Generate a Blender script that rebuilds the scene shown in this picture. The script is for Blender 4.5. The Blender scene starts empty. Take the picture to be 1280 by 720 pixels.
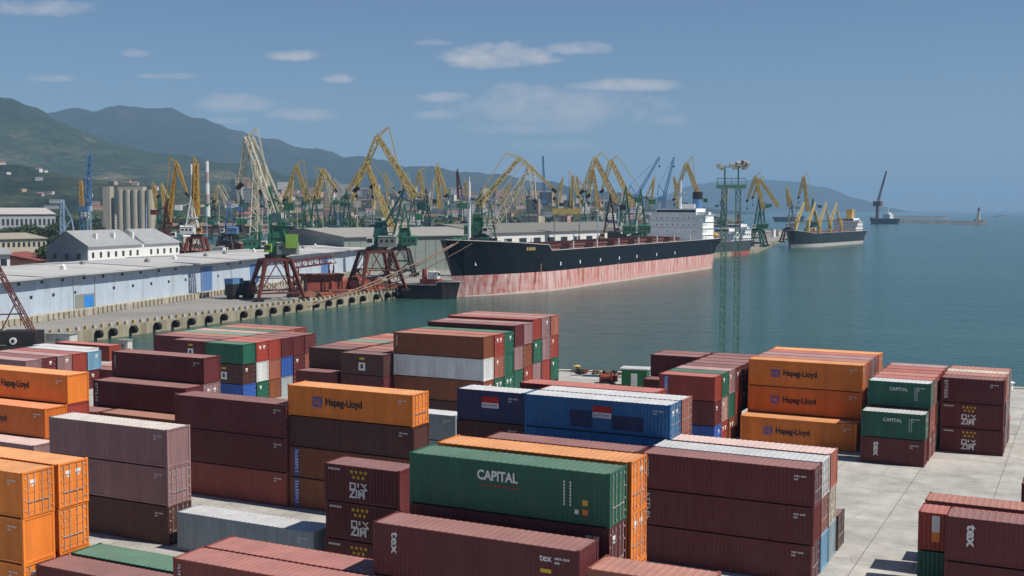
import bpy, math, random
from mathutils import Matrix, Vector
rnd = random.Random(7)
R = math.radians

# ------------------------------------------------------------------ camera, sky, sun, exposure
scene = bpy.context.scene
CAM_H, FPX, PITCH = 25.0, 1453.0, 0.0680
cd = bpy.data.cameras.new('camera'); cam = bpy.data.objects.new('camera', cd)
scene.collection.objects.link(cam); scene.camera = cam
cam.location = (0, 0, CAM_H)
cam.rotation_euler = (math.pi/2 - PITCH, 0.0, 0.0)
cam.matrix_world = Matrix.Translation((0, 0, CAM_H)) @ Matrix.Rotation(math.pi/2 - PITCH, 4, 'X') @ Matrix.Rotation(0.0022, 4, 'Z')
cd.sensor_width = 36.0; cd.lens = 36.0*FPX/1280.0
cd.clip_start = 0.5; cd.clip_end = 90000

TH = 0.465                                   # heading of the container rows
U = Vector((math.cos(TH), -math.sin(TH), 0)); V = Vector((math.sin(TH), math.cos(TH), 0)); ZZ = Vector((0, 0, 1))
SUN = (U*0.68 + V*0.10 + ZZ*1.0).normalized()   # direction towards the sun
el = math.asin(SUN.z); az = math.atan2(SUN.x, SUN.y)

world = bpy.data.worlds.new('World'); scene.world = world; world.use_nodes = True
wn, wl = world.node_tree.nodes, world.node_tree.links
wn.clear()
wout = wn.new('ShaderNodeOutputWorld'); wbg = wn.new('ShaderNodeBackground'); wbg.inputs['Strength'].default_value = 0.053
sky = wn.new('ShaderNodeTexSky'); sky.sky_type = 'NISHITA'; sky.sun_disc = False
sky.sun_elevation = el; sky.sun_rotation = az; sky.altitude = 0; sky.air_density = 1.0; sky.dust_density = 0.15; sky.ozone_density = 4.5
def wmath(op, a, b=None, c=None, clamp=False):
    n = wn.new('ShaderNodeMath'); n.operation = op; n.use_clamp = clamp
    for i, v in enumerate((a, b, c)):
        if v is None: continue
        if isinstance(v, (int, float)): n.inputs[i].default_value = v
        else: wl.new(v, n.inputs[i])
    return n.outputs[0]
tc = wn.new('ShaderNodeTexCoord'); sep = wn.new('ShaderNodeSeparateXYZ'); wl.new(tc.outputs['Generated'], sep.inputs[0])
ysafe = wmath('MAXIMUM', sep.outputs['Y'], 0.05)
cx_, cz_ = wmath('DIVIDE', sep.outputs['X'], ysafe), wmath('DIVIDE', sep.outputs['Z'], ysafe)
cmb = wn.new('ShaderNodeCombineXYZ'); wl.new(cx_, cmb.inputs[0]); wl.new(wmath('MULTIPLY', cz_, 1.7), cmb.inputs[1])
def wnoise(scale, detail, rough):
    n = wn.new('ShaderNodeTexNoise'); n.inputs['Scale'].default_value = scale; n.inputs['Detail'].default_value = detail
    n.inputs['Roughness'].default_value = rough; wl.new(cmb.outputs[0], n.inputs['Vector']); return n.outputs['Fac']
n1, n2 = wnoise(26, 6, 0.62), wnoise(90, 4, 0.6)
nn = wmath('ADD', wmath('MULTIPLY', wmath('SUBTRACT', n1, 0.5), 2.9), wmath('MULTIPLY', wmath('SUBTRACT', n2, 0.5), 1.1))
# small fair-weather clouds: azimuth and height as slopes (x/y, z/y), half width, half height, density
CL = [(372,75,36,9,.8),(620,77,70,20,1.0),(600,82,45,12,.8),(722,65,42,11,.8),(778,110,74,10,.8),(558,125,36,9,.8),(655,125,60,20,.62),(700,142,135,30,.62),(425,103,20,8,.75),
      (215,100,40,6,.5),(70,103,36,6,.5),(60,18,66,13,.6),(300,135,62,15,.62),(372,147,50,10,.62),(545,147,34,7,.5),(660,163,90,11,.5),
      (805,0,22,6,.6),(545,58,26,5,.4),(175,72,18,6,.35),(290,154,26,6,.6),(835,152,26,10,.4),(700,185,90,10,.3)]
acc = None
for (px, py, hw, hh, k) in CL:
    ax = (px-640)/FPX; hz = (262-py)/FPX
    dx = wmath('DIVIDE', wmath('SUBTRACT', cx_, ax), hw/FPX)
    dz0 = wmath('DIVIDE', wmath('SUBTRACT', cz_, hz), hh/FPX)
    dz = wmath('MULTIPLY', dz0, wmath('ADD', wmath('MULTIPLY', wmath('LESS_THAN', dz0, 0.0), 0.5), 1.0))    # flatter base
    r2 = wmath('ADD', wmath('MULTIPLY', dx, dx), wmath('MULTIPLY', dz, dz))
    m = wmath('MULTIPLY', wmath('SUBTRACT', 1.1, wmath('ADD', r2, wmath('MULTIPLY', nn, -1.05)), None), k*.8)
    m = wmath('MINIMUM', wmath('MAXIMUM', m, 0.0), k)
    front = wmath('GREATER_THAN', sep.outputs['Y'], 0.1)
    m = wmath('MULTIPLY', m, front)
    acc = m if acc is None else wmath('MAXIMUM', acc, m)
tint = wn.new('ShaderNodeMixRGB'); tint.blend_type = 'MULTIPLY'; tint.inputs['Fac'].default_value = 1; tint.inputs['Color2'].default_value = (.92, 1.0, 1.13, 1); wl.new(sky.outputs['Color'], tint.inputs['Color1'])
mixc = wn.new('ShaderNodeMixRGB'); wl.new(acc, mixc.inputs['Fac']); wl.new(tint.outputs[0], mixc.inputs['Color1'])
mixc.inputs['Color2'].default_value = (10.5, 9.8, 9.6, 1)
wl.new(mixc.outputs['Color'], wbg.inputs['Color']); wl.new(wbg.outputs[0], wout.inputs['Surface'])

sd = bpy.data.lights.new('sun', 'SUN'); sd.energy = 5.0; sd.angle = R(0.55); sd.color = (1.0, 0.93, 0.83)
so = bpy.data.objects.new('sun', sd); scene.collection.objects.link(so)
so.rotation_euler = SUN.to_track_quat('Z', 'Y').to_euler()
scene.view_settings.view_transform = 'Standard'; scene.view_settings.look = 'None'
scene.view_settings.exposure = 0.25; scene.view_settings.gamma = 1
scene.cycles.volume_bounces = 0; scene.cycles.max_bounces = 6

# ------------------------------------------------------------------ helpers
COL = scene.collection
def P3(a, b, z=0.0): return U*a + V*b + ZZ*z
def at(px, py, D):
    """world point at forward distance D (m) that lies on the sight line of a map reading"""
    return Vector(((px-640)/FPX*D, D, CAM_H + (261.5-py)/FPX*D))
def gnd(px, py, z=0.0):
    D = (CAM_H - z)*FPX/(py-261.5); return Vector(((px-640)/FPX*D, D, z))

class MB:
    def __init__(s): s.v = []; s.f = []; s.m = []
    def quad(s, a, b, c, d, m=0):
        n = len(s.v); s.v += [tuple(a), tuple(b), tuple(c), tuple(d)]; s.f.append((n, n+1, n+2, n+3)); s.m.append(m)
    def poly(s, pts, m=0):
        n = len(s.v); s.v += [tuple(p) for p in pts]; s.f.append(tuple(range(n, n+len(pts)))); s.m.append(m)
    def box(s, x0, x1, y0, y1, z0, z1, m=0, M=None):
        c = [Vector((x, y, z)) for z in (z0, z1) for y in (y0, y1) for x in (x0, x1)]
        if M is not None: c = [M @ p for p in c]
        n = len(s.v); s.v += [tuple(p) for p in c]
        for f in ((0,2,3,1),(4,5,7,6),(0,1,5,4),(2,6,7,3),(0,4,6,2),(1,3,7,5)): s.f.append(tuple(n+i for i in f)); s.m.append(m)
    def tube(s, p, q, r, r2=None, k=4, m=0, caps=True):
        p, q = Vector(p), Vector(q); r2 = r if r2 is None else r2
        d = (q-p)
        if d.length < 1e-6: return
        d.normalize(); a = d.cross(Vector((0, 0, 1)))
        if a.length < .05: a = d.cross(Vector((1, 0, 0)))
        a.normalize(); b = d.cross(a); n = len(s.v)
        for c, rr in ((p, r), (q, r2)):
            for i in range(k):
                t = 2*math.pi*(i+.5)/k; s.v.append(tuple(c + a*math.cos(t)*rr + b*math.sin(t)*rr))
        for i in range(k):
            j = (i+1) % k; s.f.append((n+i, n+j, n+k+j, n+k+i)); s.m.append(m)
        if caps:
            s.f.append(tuple(n+i for i in reversed(range(k)))); s.m.append(m); s.f.append(tuple(n+k+i for i in range(k))); s.m.append(m)
    def truss(s, p, q, w0, w1, n, t, side=None, m=0, k=4):
        """square lattice girder from p to q"""
        p, q = Vector(p), Vector(q); d = (q-p).normalized()
        a = Vector(side) if side is not None else Vector((0, 1, 0))
        a = (a - d*a.dot(d)).normalized(); b = d.cross(a)
        def c(i, j):
            f = i/n; w = (w0+(w1-w0)*f)/2; o = ((-1,-1),(1,-1),(1,1),(-1,1))[j % 4]
            return p + (q-p)*f + a*o[0]*w + b*o[1]*w
        for j in range(4): s.tube(c(0, j), c(n, j), t, k=k, m=m)
        for i in range(n):
            for j in range(4):
                s.tube(c(i, j + (i % 2)), c(i+1, j + 1 - (i % 2)), t*.6, k=3, m=m)
                if i: s.tube(c(i, j), c(i, j+1), t*.6, k=3, m=m)
    def mesh(s, name, mats):
        me = bpy.data.meshes.new(name); me.from_pydata(s.v, [], s.f)
        for mm in (mats if isinstance(mats, (list, tuple)) else [mats]): me.materials.append(mm)
        me.polygons.foreach_set('material_index', s.m); me.update(); return me
    def build(s, name, mats, parent=None, smooth=False):
        me = s.mesh(name, mats); o = bpy.data.objects.new(name, me); COL.objects.link(o)
        if smooth: me.polygons.foreach_set('use_smooth', [True]*len(me.polygons))
        if parent is not None: o.parent = parent
        return o
def tag(o, label, cat, group=None):
    o['label'] = label; o['category'] = cat
    if group: o['group'] = group
    return o
def thing(name, label, cat, loc=(0, 0, 0), group=None, rz=0.0):
    o = bpy.data.objects.new(name, None); COL.objects.link(o); o.location = loc; o.rotation_euler = (0, 0, rz)
    o.empty_display_size = .5
    return tag(o, label, cat, group)
def struct(o, kind='structure'): o['kind'] = kind; return o

# ------------------------------------------------------------------ materials
def mat(name, rgb, rough=.6, metal=0.0, var=.12, scale=.6, dirt=None, dirt_amt=.0, dirt_scale=1.2, streak=False, rand=.10, bump=0.0, spec=.35, stretch=None, scuff=0.0):
    m = bpy.data.materials.new(name); m.use_nodes = True; nt = m.node_tree; N, L = nt.nodes, nt.links
    bs = N['Principled BSDF']; bs.inputs['Roughness'].default_value = rough; bs.inputs['Metallic'].default_value = metal
    bs.inputs['Specular IOR Level'].default_value = spec
    tcn = N.new('ShaderNodeTexCoord'); oi = N.new('ShaderNodeObjectInfo')
    add = N.new('ShaderNodeVectorMath'); add.operation = 'ADD'
    sc = N.new('ShaderNodeVectorMath'); sc.operation = 'SCALE'; L.new(oi.outputs['Location'], sc.inputs[0]); sc.inputs['Scale'].default_value = .37
    L.new(tcn.outputs['Object'], add.inputs[0]); L.new(sc.outputs[0], add.inputs[1])
    mp = N.new('ShaderNodeMapping'); L.new(add.outputs[0], mp.inputs['Vector'])
    if streak: mp.inputs['Scale'].default_value = (1, 1, .12)
    if stretch: mp.inputs['Scale'].default_value = stretch
    n1 = N.new('ShaderNodeTexNoise'); n1.inputs['Scale'].default_value = scale; n1.inputs['Detail'].default_value = 5; n1.inputs['Roughness'].default_value = .6
    L.new(mp.outputs[0], n1.inputs['Vector'])
    mr = N.new('ShaderNodeMapRange'); mr.inputs[1].default_value = .3; mr.inputs[2].default_value = .7; mr.inputs[3].default_value = 1-var; mr.inputs[4].default_value = 1+var
    L.new(n1.outputs['Fac'], mr.inputs[0])
    rr = N.new('ShaderNodeMapRange'); rr.inputs[3].default_value = 1-rand; rr.inputs[4].default_value = 1+rand; L.new(oi.outputs['Random'], rr.inputs[0])
    mu = N.new('ShaderNodeMath'); mu.operation = 'MULTIPLY'; L.new(mr.outputs[0], mu.inputs[0]); L.new(rr.outputs[0], mu.inputs[1])
    cm = N.new('ShaderNodeVectorMath'); cm.operation = 'SCALE'; cm.inputs[0].default_value = rgb; L.new(mu.outputs[0], cm.inputs['Scale'])
    out = cm.outputs[0]
    if dirt:
        n2 = N.new('ShaderNodeTexNoise'); n2.inputs['Scale'].default_value = dirt_scale; n2.inputs['Detail'].default_value = 8; n2.inputs['Roughness'].default_value = .7
        L.new(mp.outputs[0], n2.inputs['Vector'])
        r2 = N.new('ShaderNodeMapRange'); r2.inputs[1].default_value = .56-.22*dirt_amt; r2.inputs[2].default_value = .8-.2*dirt_amt; r2.inputs[4].default_value = min(1, .35+dirt_amt)
        L.new(n2.outputs['Fac'], r2.inputs[0])
        mx = N.new('ShaderNodeMixRGB'); L.new(r2.outputs[0], mx.inputs['Fac']); L.new(out, mx.inputs['Color1']); mx.inputs['Color2'].default_value = (*dirt, 1)
        out = mx.outputs[0]
    if scuff:
        n3 = N.new('ShaderNodeTexNoise'); n3.inputs['Scale'].default_value = 3.4; n3.inputs['Detail'].default_value = 9; n3.inputs['Roughness'].default_value = .75
        L.new(add.outputs[0], n3.inputs['Vector'])
        r3 = N.new('ShaderNodeMapRange'); r3.inputs[1].default_value = .60; r3.inputs[2].default_value = .72; r3.inputs[4].default_value = scuff; L.new(n3.outputs['Fac'], r3.inputs[0])
        m3 = N.new('ShaderNodeMixRGB'); L.new(r3.outputs[0], m3.inputs['Fac']); L.new(out, m3.inputs['Color1']); m3.inputs['Color2'].default_value = (.20, .15, .14, 1); out = m3.outputs[0]
        n4 = N.new('ShaderNodeTexNoise'); n4.inputs['Scale'].default_value = .45; n4.inputs['Detail'].default_value = 4; L.new(add.outputs[0], n4.inputs['Vector'])
        r4 = N.new('ShaderNodeMapRange'); r4.inputs[1].default_value = .42; r4.inputs[2].default_value = .68; r4.inputs[3].default_value = 0; r4.inputs[4].default_value = scuff*.3; L.new(n4.outputs['Fac'], r4.inputs[0])
        m4 = N.new('ShaderNodeMixRGB'); L.new(r4.outputs[0], m4.inputs['Fac']); L.new(out, m4.inputs['Color1']); m4.inputs['Color2'].default_value = (.14, .10, .095, 1); out = m4.outputs[0]
    L.new(out, bs.inputs['Base Color'])
    if bump:
        bp = N.new('ShaderNodeBump'); bp.inputs['Strength'].default_value = bump; L.new(n1.outputs['Fac'], bp.inputs['Height']); L.new(bp.outputs[0], bs.inputs['Normal'])
    return m

RUST = (.16, .06, .03)
PAINT = {   # code: (colour words, side colour)
 'm': ('maroon', (.112, .020, .024)), 'M': ('dark brown', (.075, .030, .026)), 'l': ('faded maroon', (.27, .16, .165)),
 'o': ('orange', (.74, .215, .032)), 'O': ('deep orange', (.62, .15, .022)), 'g': ('green', (.018, .110, .070)), 'G': ('pale green', (.10, .23, .17)),
 'r': ('red', (.300, .045, .030)), 'R': ('brick red', (.23, .048, .040)), 's': ('salmon red', (.33, .11, .075)), 't': ('rust brown', (.21, .065, .028)),
 'b': ('blue', (.028, .155, .34)), 'n': ('navy blue', (.018, .038, .115)), 'B': ('light blue', (.16, .34, .50)), 'v': ('bright blue', (.03, .10, .38)),
 'w': ('white', (.62, .64, .64)), 'y': ('pale grey', (.36, .41, .44)), 'k': ('slate grey', (.24, .31, .35)), 'p': ('dusty pink', (.38, .23, .20)), 'c': ('cream', (.55, .50, .40)),
}
PM, RM = {}, {}
DUST_AND_SUN = (.46, .32, .29)
for k, (w, c) in PAINT.items():
    cl_ = .45 if k in 'oOgGbv' else 1.0
    PM[k] = mat('paint_'+w.replace(' ', '_'), c, rough=.55, var=.16, scale=.9, dirt=tuple(.55*x+.45*y for x, y in zip(c, RUST)), dirt_amt=.36*cl_, dirt_scale=2.2, streak=True, rand=.14, scuff=.34*cl_, bump=.07)
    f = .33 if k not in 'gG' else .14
    top = tuple(x*(1-f)+y*f for x, y in zip((min(.7, c[0]*1.25), min(.7, c[1]*1.25), min(.7, c[2]*1.25)), DUST_AND_SUN))  # roof colour lightened: sunlight painted in, together with pale dust
    RM[k] = mat('sunlit_weathered_roof_'+w.replace(' ', '_'), top, rough=.75, var=.14, scale=.55, dirt=tuple(.5*x+.5*y for x, y in zip(top, (.22, .16, .13))), dirt_amt=.45*cl_, dirt_scale=1.3, rand=.16, scuff=.4*cl_)
ROOFX = {
 'cream': mat('roof_cream', (.52, .48, .44), .7, dirt=(.36, .29, .24), dirt_amt=.4, dirt_scale=1.4), 'white': mat('roof_white', (.50, .51, .52), .6, dirt=(.38, .35, .31), dirt_amt=.35, dirt_scale=1.3),
 'pinkwhite': mat('roof_pink_white', (.55, .42, .39), .7, dirt=(.45, .3, .26), dirt_amt=.3)}
FRAMEX = {}
M_bar = mat('galvanised_bars', (.42, .40, .38), .45, .3, var=.2, rand=.1)
M_mark = mat('white_marking', (.72, .72, .70), .6, var=.08, rand=.0, dirt=(.35, .3, .28), dirt_amt=.1, dirt_scale=6)
M_yel = mat('yellow_marking', (.62, .40, .04), .6, rand=.0)
M_blk = mat('black_lettering', (.02, .018, .03), .6, rand=.0)
M_blue = mat('blue_logo', (.025, .09, .40), .6, rand=.0)
M_red = mat('red_marking', (.45, .02, .02), .6, rand=.0)
M_dark = mat('dark_floor', (.03, .028, .026), .9)
CR = {
 'yel': mat('crane_yellow', (.56, .41, .13), .6, dirt=(.30, .22, .11), dirt_amt=.3, dirt_scale=.5, rand=.15),
 'pale': mat('crane_pale_cream', (.58, .54, .42), .6, dirt=(.30, .22, .12), dirt_amt=.3, dirt_scale=.4, rand=.05),
 'ora': mat('crane_orange', (.55, .32, .06), .6, dirt=(.25, .12, .04), dirt_amt=.2, rand=.1),
 'grn': mat('crane_green', (.035, .15, .09), .6, dirt=(.05, .08, .06), dirt_amt=.4, dirt_scale=.5, rand=.2),
 'teal': mat('crane_dark_teal', (.02, .10, .10), .6, dirt=(.04, .05, .05), dirt_amt=.4, dirt_scale=.5),
 'lime': mat('crane_lime', (.25, .42, .07), .6),
 'gry': mat('crane_grey_cladding', (.24, .26, .24), .7, dirt=(.1, .1, .09), dirt_amt=.4, dirt_scale=.6),
 'wht': mat('crane_white', (.70, .70, .66), .6), 'blu': mat('crane_blue', (.09, .20, .38), .6, rand=.1), 'lbl': mat('crane_pale_blue', (.32, .46, .60), .6),
 'red': mat('crane_rust_red', (.13, .034, .026), .7, dirt=(.07, .03, .02), dirt_amt=.35, dirt_scale=.7), 'red2': mat('crane_bright_red', (.27, .06, .04), .7, dirt=(.12, .04, .03), dirt_amt=.4),
 'drk': mat('crane_dark_steel', (.025, .022, .024), .6), 'glass': mat('window_glass', (.03, .04, .05), .15, rand=.0)}

# ------------------------------------------------------------------ ground, water, hills
def conc():
    m = bpy.data.materials.new('yard_concrete'); m.use_nodes = True; nt = m.node_tree; N, L = nt.nodes, nt.links
    bs = N['Principled BSDF']; bs.inputs['Roughness'].default_value = .85
    tcn = N.new('ShaderNodeTexCoord'); mp = N.new('ShaderNodeMapping'); mp.inputs['Rotation'].default_value = (0, 0, TH); L.new(tcn.outputs['Object'], mp.inputs['Vector'])
    br = N.new('ShaderNodeTexBrick'); L.new(mp.outputs[0], br.inputs['Vector']); br.offset = 0.0; br.inputs['Scale'].default_value = 1
    br.inputs['Brick Width'].default_value = 7.2; br.inputs['Row Height'].default_value = 5.6; br.inputs['Mortar Size'].default_value = .04; br.inputs['Mortar Smooth'].default_value = .3
    br.inputs['Color1'].default_value = (.42, .41, .38, 1); br.inputs['Color2'].default_value = (.375, .367, .342, 1); br.inputs['Mortar'].default_value = (.17, .165, .15, 1)
    n1 = N.new('ShaderNodeTexNoise'); n1.inputs['Scale'].default_value = .35; n1.inputs['Detail'].default_value = 9; n1.inputs['Roughness'].default_value = .68; L.new(mp.outputs[0], n1.inputs['Vector'])
    r1 = N.new('ShaderNodeMapRange'); r1.inputs[1].default_value = .32; r1.inputs[2].default_value = .68; r1.inputs[3].default_value = .68; r1.inputs[4].default_value = 1.16; L.new(n1.outputs['Fac'], r1.inputs[0])
    n2 = N.new('ShaderNodeTexNoise'); n2.inputs['Scale'].default_value = 2.6; n2.inputs['Detail'].default_value = 6; L.new(mp.outputs[0], n2.inputs['Vector'])
    r2 = N.new('ShaderNodeMapRange'); r2.inputs[3].default_value = .88; r2.inputs[4].default_value = 1.1; L.new(n2.outputs['Fac'], r2.inputs[0])
    n3 = N.new('ShaderNodeTexNoise'); n3.inputs['Scale'].default_value = .9; n3.inputs['Detail'].default_value = 3; n3.inputs['Distortion'].default_value = 2.5; L.new(mp.outputs[0], n3.inputs['Vector'])
    r3 = N.new('ShaderNodeMapRange'); r3.inputs[1].default_value = .485; r3.inputs[2].default_value = .5; r3.inputs[3].default_value = 1; r3.inputs[4].default_value = .86; L.new(n3.outputs['Fac'], r3.inputs[0])
    a = N.new('ShaderNodeMath'); a.operation = 'MULTIPLY'; L.new(r1.outputs[0], a.inputs[0]); L.new(r2.outputs[0], a.inputs[1])
    vo = N.new('ShaderNodeTexVoronoi'); vo.feature = 'DISTANCE_TO_EDGE'; vo.inputs['Scale'].default_value = .16; L.new(mp.outputs[0], vo.inputs['Vector'])
    r4 = N.new('ShaderNodeMapRange'); r4.inputs[1].default_value = .0; r4.inputs[2].default_value = .008; r4.inputs[3].default_value = .68; r4.inputs[4].default_value = 1; L.new(vo.outputs['Distance'], r4.inputs[0])
    b = N.new('ShaderNodeMath'); b.operation = 'MULTIPLY'; L.new(a.outputs[0], b.inputs[0]); L.new(r4.outputs[0], b.inputs[1])
    sc = N.new('ShaderNodeVectorMath'); sc.operation = 'SCALE'; L.new(br.outputs['Color'], sc.inputs[0]); L.new(b.outputs[0], sc.inputs['Scale'])
    L.new(sc.outputs[0], bs.inputs['Base Color']); return m
def water_mat():
    m = bpy.data.materials.new('harbour_water'); m.use_nodes = True; nt = m.node_tree; N, L = nt.nodes, nt.links
    bs = N['Principled BSDF']; bs.inputs['Roughness'].default_value = .16; bs.inputs['IOR'].default_value = 1.33
    tcn = N.new('ShaderNodeTexCoord')
    n0 = N.new('ShaderNodeTexNoise'); n0.inputs['Scale'].default_value = .007; n0.inputs['Detail'].default_value = 8; n0.inputs['Roughness'].default_value = .68
    mp0 = N.new('ShaderNodeMapping'); mp0.inputs['Scale'].default_value = (.35, 1.6, 1); L.new(tcn.outputs['Object'], mp0.inputs['Vector']); L.new(mp0.outputs[0], n0.inputs['Vector'])
    cr = N.new('ShaderNodeValToRGB'); cr.color_ramp.elements[0].position = .36; cr.color_ramp.elements[0].color = (.017, .064, .055, 1)
    cr.color_ramp.elements[1].position = .64; cr.color_ramp.elements[1].color = (.034, .094, .080, 1); L.new(n0.outputs['Fac'], cr.inputs['Fac'])
    L.new(cr.outputs[0], bs.inputs['Base Color'])
    mp = N.new('ShaderNodeMapping'); mp.inputs['Scale'].default_value = (.6, 1.3, 1); mp.inputs['Rotation'].default_value = (0, 0, .3); L.new(tcn.outputs['Object'], mp.inputs['Vector'])
    h = []
    for s, d in ((.55, 4), (.12, 3)):
        n = N.new('ShaderNodeTexNoise'); n.inputs['Scale'].default_value = s; n.inputs['Detail'].default_value = d; n.inputs['Roughness'].default_value = .6; L.new(mp.outputs[0], n.inputs['Vector']); h.append(n.outputs['Fac'])
    b1 = N.new('ShaderNodeBump'); b1.inputs['Strength'].default_value = 1; b1.inputs['Distance'].default_value = .6; L.new(h[0], b1.inputs['Height'])
    b2 = N.new('ShaderNodeBump'); b2.inputs['Strength'].default_value = .7; b2.inputs['Distance'].default_value = .9; L.new(h[1], b2.inputs['Height']); L.new(b1.outputs[0], b2.inputs['Normal'])
    L.new(b2.outputs[0], bs.inputs['Normal']); return m
M_conc = conc(); M_water = water_mat()
M_land = mat('waterfront_land', (.13, .125, .10), .9, var=.35, scale=.012, dirt=(.07, .09, .045), dirt_amt=.5, dirt_scale=.02, rand=0)
M_quay = mat('pier_deck', (.25, .24, .225), .9, var=.25, scale=.06, dirt=(.13, .12, .11), dirt_amt=.4, dirt_scale=.12, rand=0)
M_qwall = mat('quay_wall_concrete', (.31, .28, .20), .9, var=.3, scale=.4, dirt=(.14, .12, .08), dirt_amt=.45, dirt_scale=.5, rand=0, streak=True)

A_, B_, C_ = Vector((-88, 237, 0)), Vector((7, 179, 0)), Vector((70, 162, 0))
corner = Vector((-84.5, 203.8, 0))
yard = [(-9000, -120, 0), (420, -120, 0), (420, 67, 0), tuple(C_), tuple(B_), tuple(corner), (-9000, 203.8, 0)]
b = MB(); b.poly(yard); struct(b.build('yard_ground', M_conc))
b = MB()
land = [(-9000, 203.85, -.02), (-98.6, 203.85, -.02), (-88, 237, -.02), (-32.5, 363, -.02), (156, 741, -.02), (350, 1400, -.02), (250, 1450, -.02), (300, 1750, -.02), (520, 2600, -.02), (900, 5000, -.02), (2600, 13000, -.02), (-9000, 13000, -.02)]
b.poly(land); struct(b.build('land', M_land))
b = MB(); b.poly([(-98.6, 204, .0), (-88, 237, .0), (-32.5, 363, .0), (156, 741, .0), (350, 1400, .0), (290, 1400, .0), (95, 760, .0), (-110, 380, 0), (-190, 204, 0)]); struct(b.build('pier_pavement', M_quay))
b = MB()
b.quad((-60000, -200, -2.5), (60000, -200, -2.5), (60000, 45000, -2.5), (-60000, 45000, -2.5)); struct(b.build('sea_water', M_water))
# basin behind the pier, between quays
b = MB(); b.poly([(-345, 800, .03), (-150, 800, .03), (-190, 1120, .03), (-420, 1120, .03)]); struct(b.build('basin_water', M_water))
# quay walls
def wall_strip(name, pts, z0, z1, m, inset=0.0):
    bb = MB()
    for p, q in zip(pts, pts[1:]): bb.quad((p[0], p[1], z0), (q[0], q[1], z0), (q[0], q[1], z1), (p[0], p[1], z1))
    return bb.build(name, m)
struct(wall_strip('quay_wall', [(350, 1400), (156, 741), (-32.5, 363), (-88, 237), (-98.6, 203.9)], -4, .0, M_qwall))
struct(wall_strip('yard_quay_wall', [tuple(corner)[:2], tuple(B_)[:2], tuple(C_)[:2], (420, 67)], -4, .0, M_qwall))
b = MB()
for p, q in zip([Vector(corner), B_, C_, Vector((420, 67, 0))], [B_, C_, Vector((420, 67, 0))]):
    d = (q-p).normalized(); n = Vector((d.y, -d.x, 0))
    b.poly([p+ZZ*.25, q+ZZ*.25, q+n*.7+ZZ*.25, p+n*.7+ZZ*.25]); b.poly([p+n*.7, p+n*.7+ZZ*.25, q+n*.7+ZZ*.25, q+n*.7][::-1]); b.poly([p, q, q+ZZ*.25, p+ZZ*.25])
struct(b.build('quay_kerb', mat('kerb_concrete', (.52, .48, .40), .9, var=.2, scale=.8, rand=0)))

from mathutils import noise as mnoise
def fbm(x, y, o=5):
    s, a, f = 0, 1, 1
    for i in range(o): s += a*mnoise.noise(Vector((x*f, y*f, 3.3+i))); a *= .5; f *= 2
    return s
def interp(tab, x):
    if x <= tab[0][0]: return tab[0][1]
    for (x0, y0), (x1, y1) in zip(tab, tab[1:]):
        if x <= x1:
            t = (x-x0)/(x1-x0); t = t*t*(3-2*t) if abs(y1-y0) > 0 else t; return y0+(y1-y0)*t
    return tab[-1][1]
def hills(name, D, depth, tab, x0, x1, nx, ny, m, rough, base=0):
    """a ridge running across at distance D: tab gives the crest height (m) by bearing"""
    bb = MB(); pts = []
    for j in range(ny+1):
        t = j/ny; Y = D-depth+2*depth*t*.9
        for i in range(nx+1):
            k = x0+(x1-x0)*i/nx; X = (k-640)/FPX*D
            crest = interp(tab, k)
            prof = max(0.0, math.sin(math.pi*min(1, t/ .98)*.5/.55) if t < .55 else math.cos((t-.55)/.45*math.pi/2))
            prof = prof**1.15
            n = fbm(X/900., Y/900.)*rough*min(1, 2.2*prof*(1.15-prof)+.15) + fbm(X/150., Y/150., 4)*rough*.24
            pts.append((X, Y, base-3 + max(0, crest*prof + n*min(1, crest/60.)*min(1, 4*prof))))
    bb.v = pts; w = nx+1
    for j in range(ny):
        for i in range(nx): bb.f.append((j*w+i, j*w+i+1, (j+1)*w+i+1, (j+1)*w+i)); bb.m.append(0)
    return struct(bb.build(name, m, smooth=True))
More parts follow.
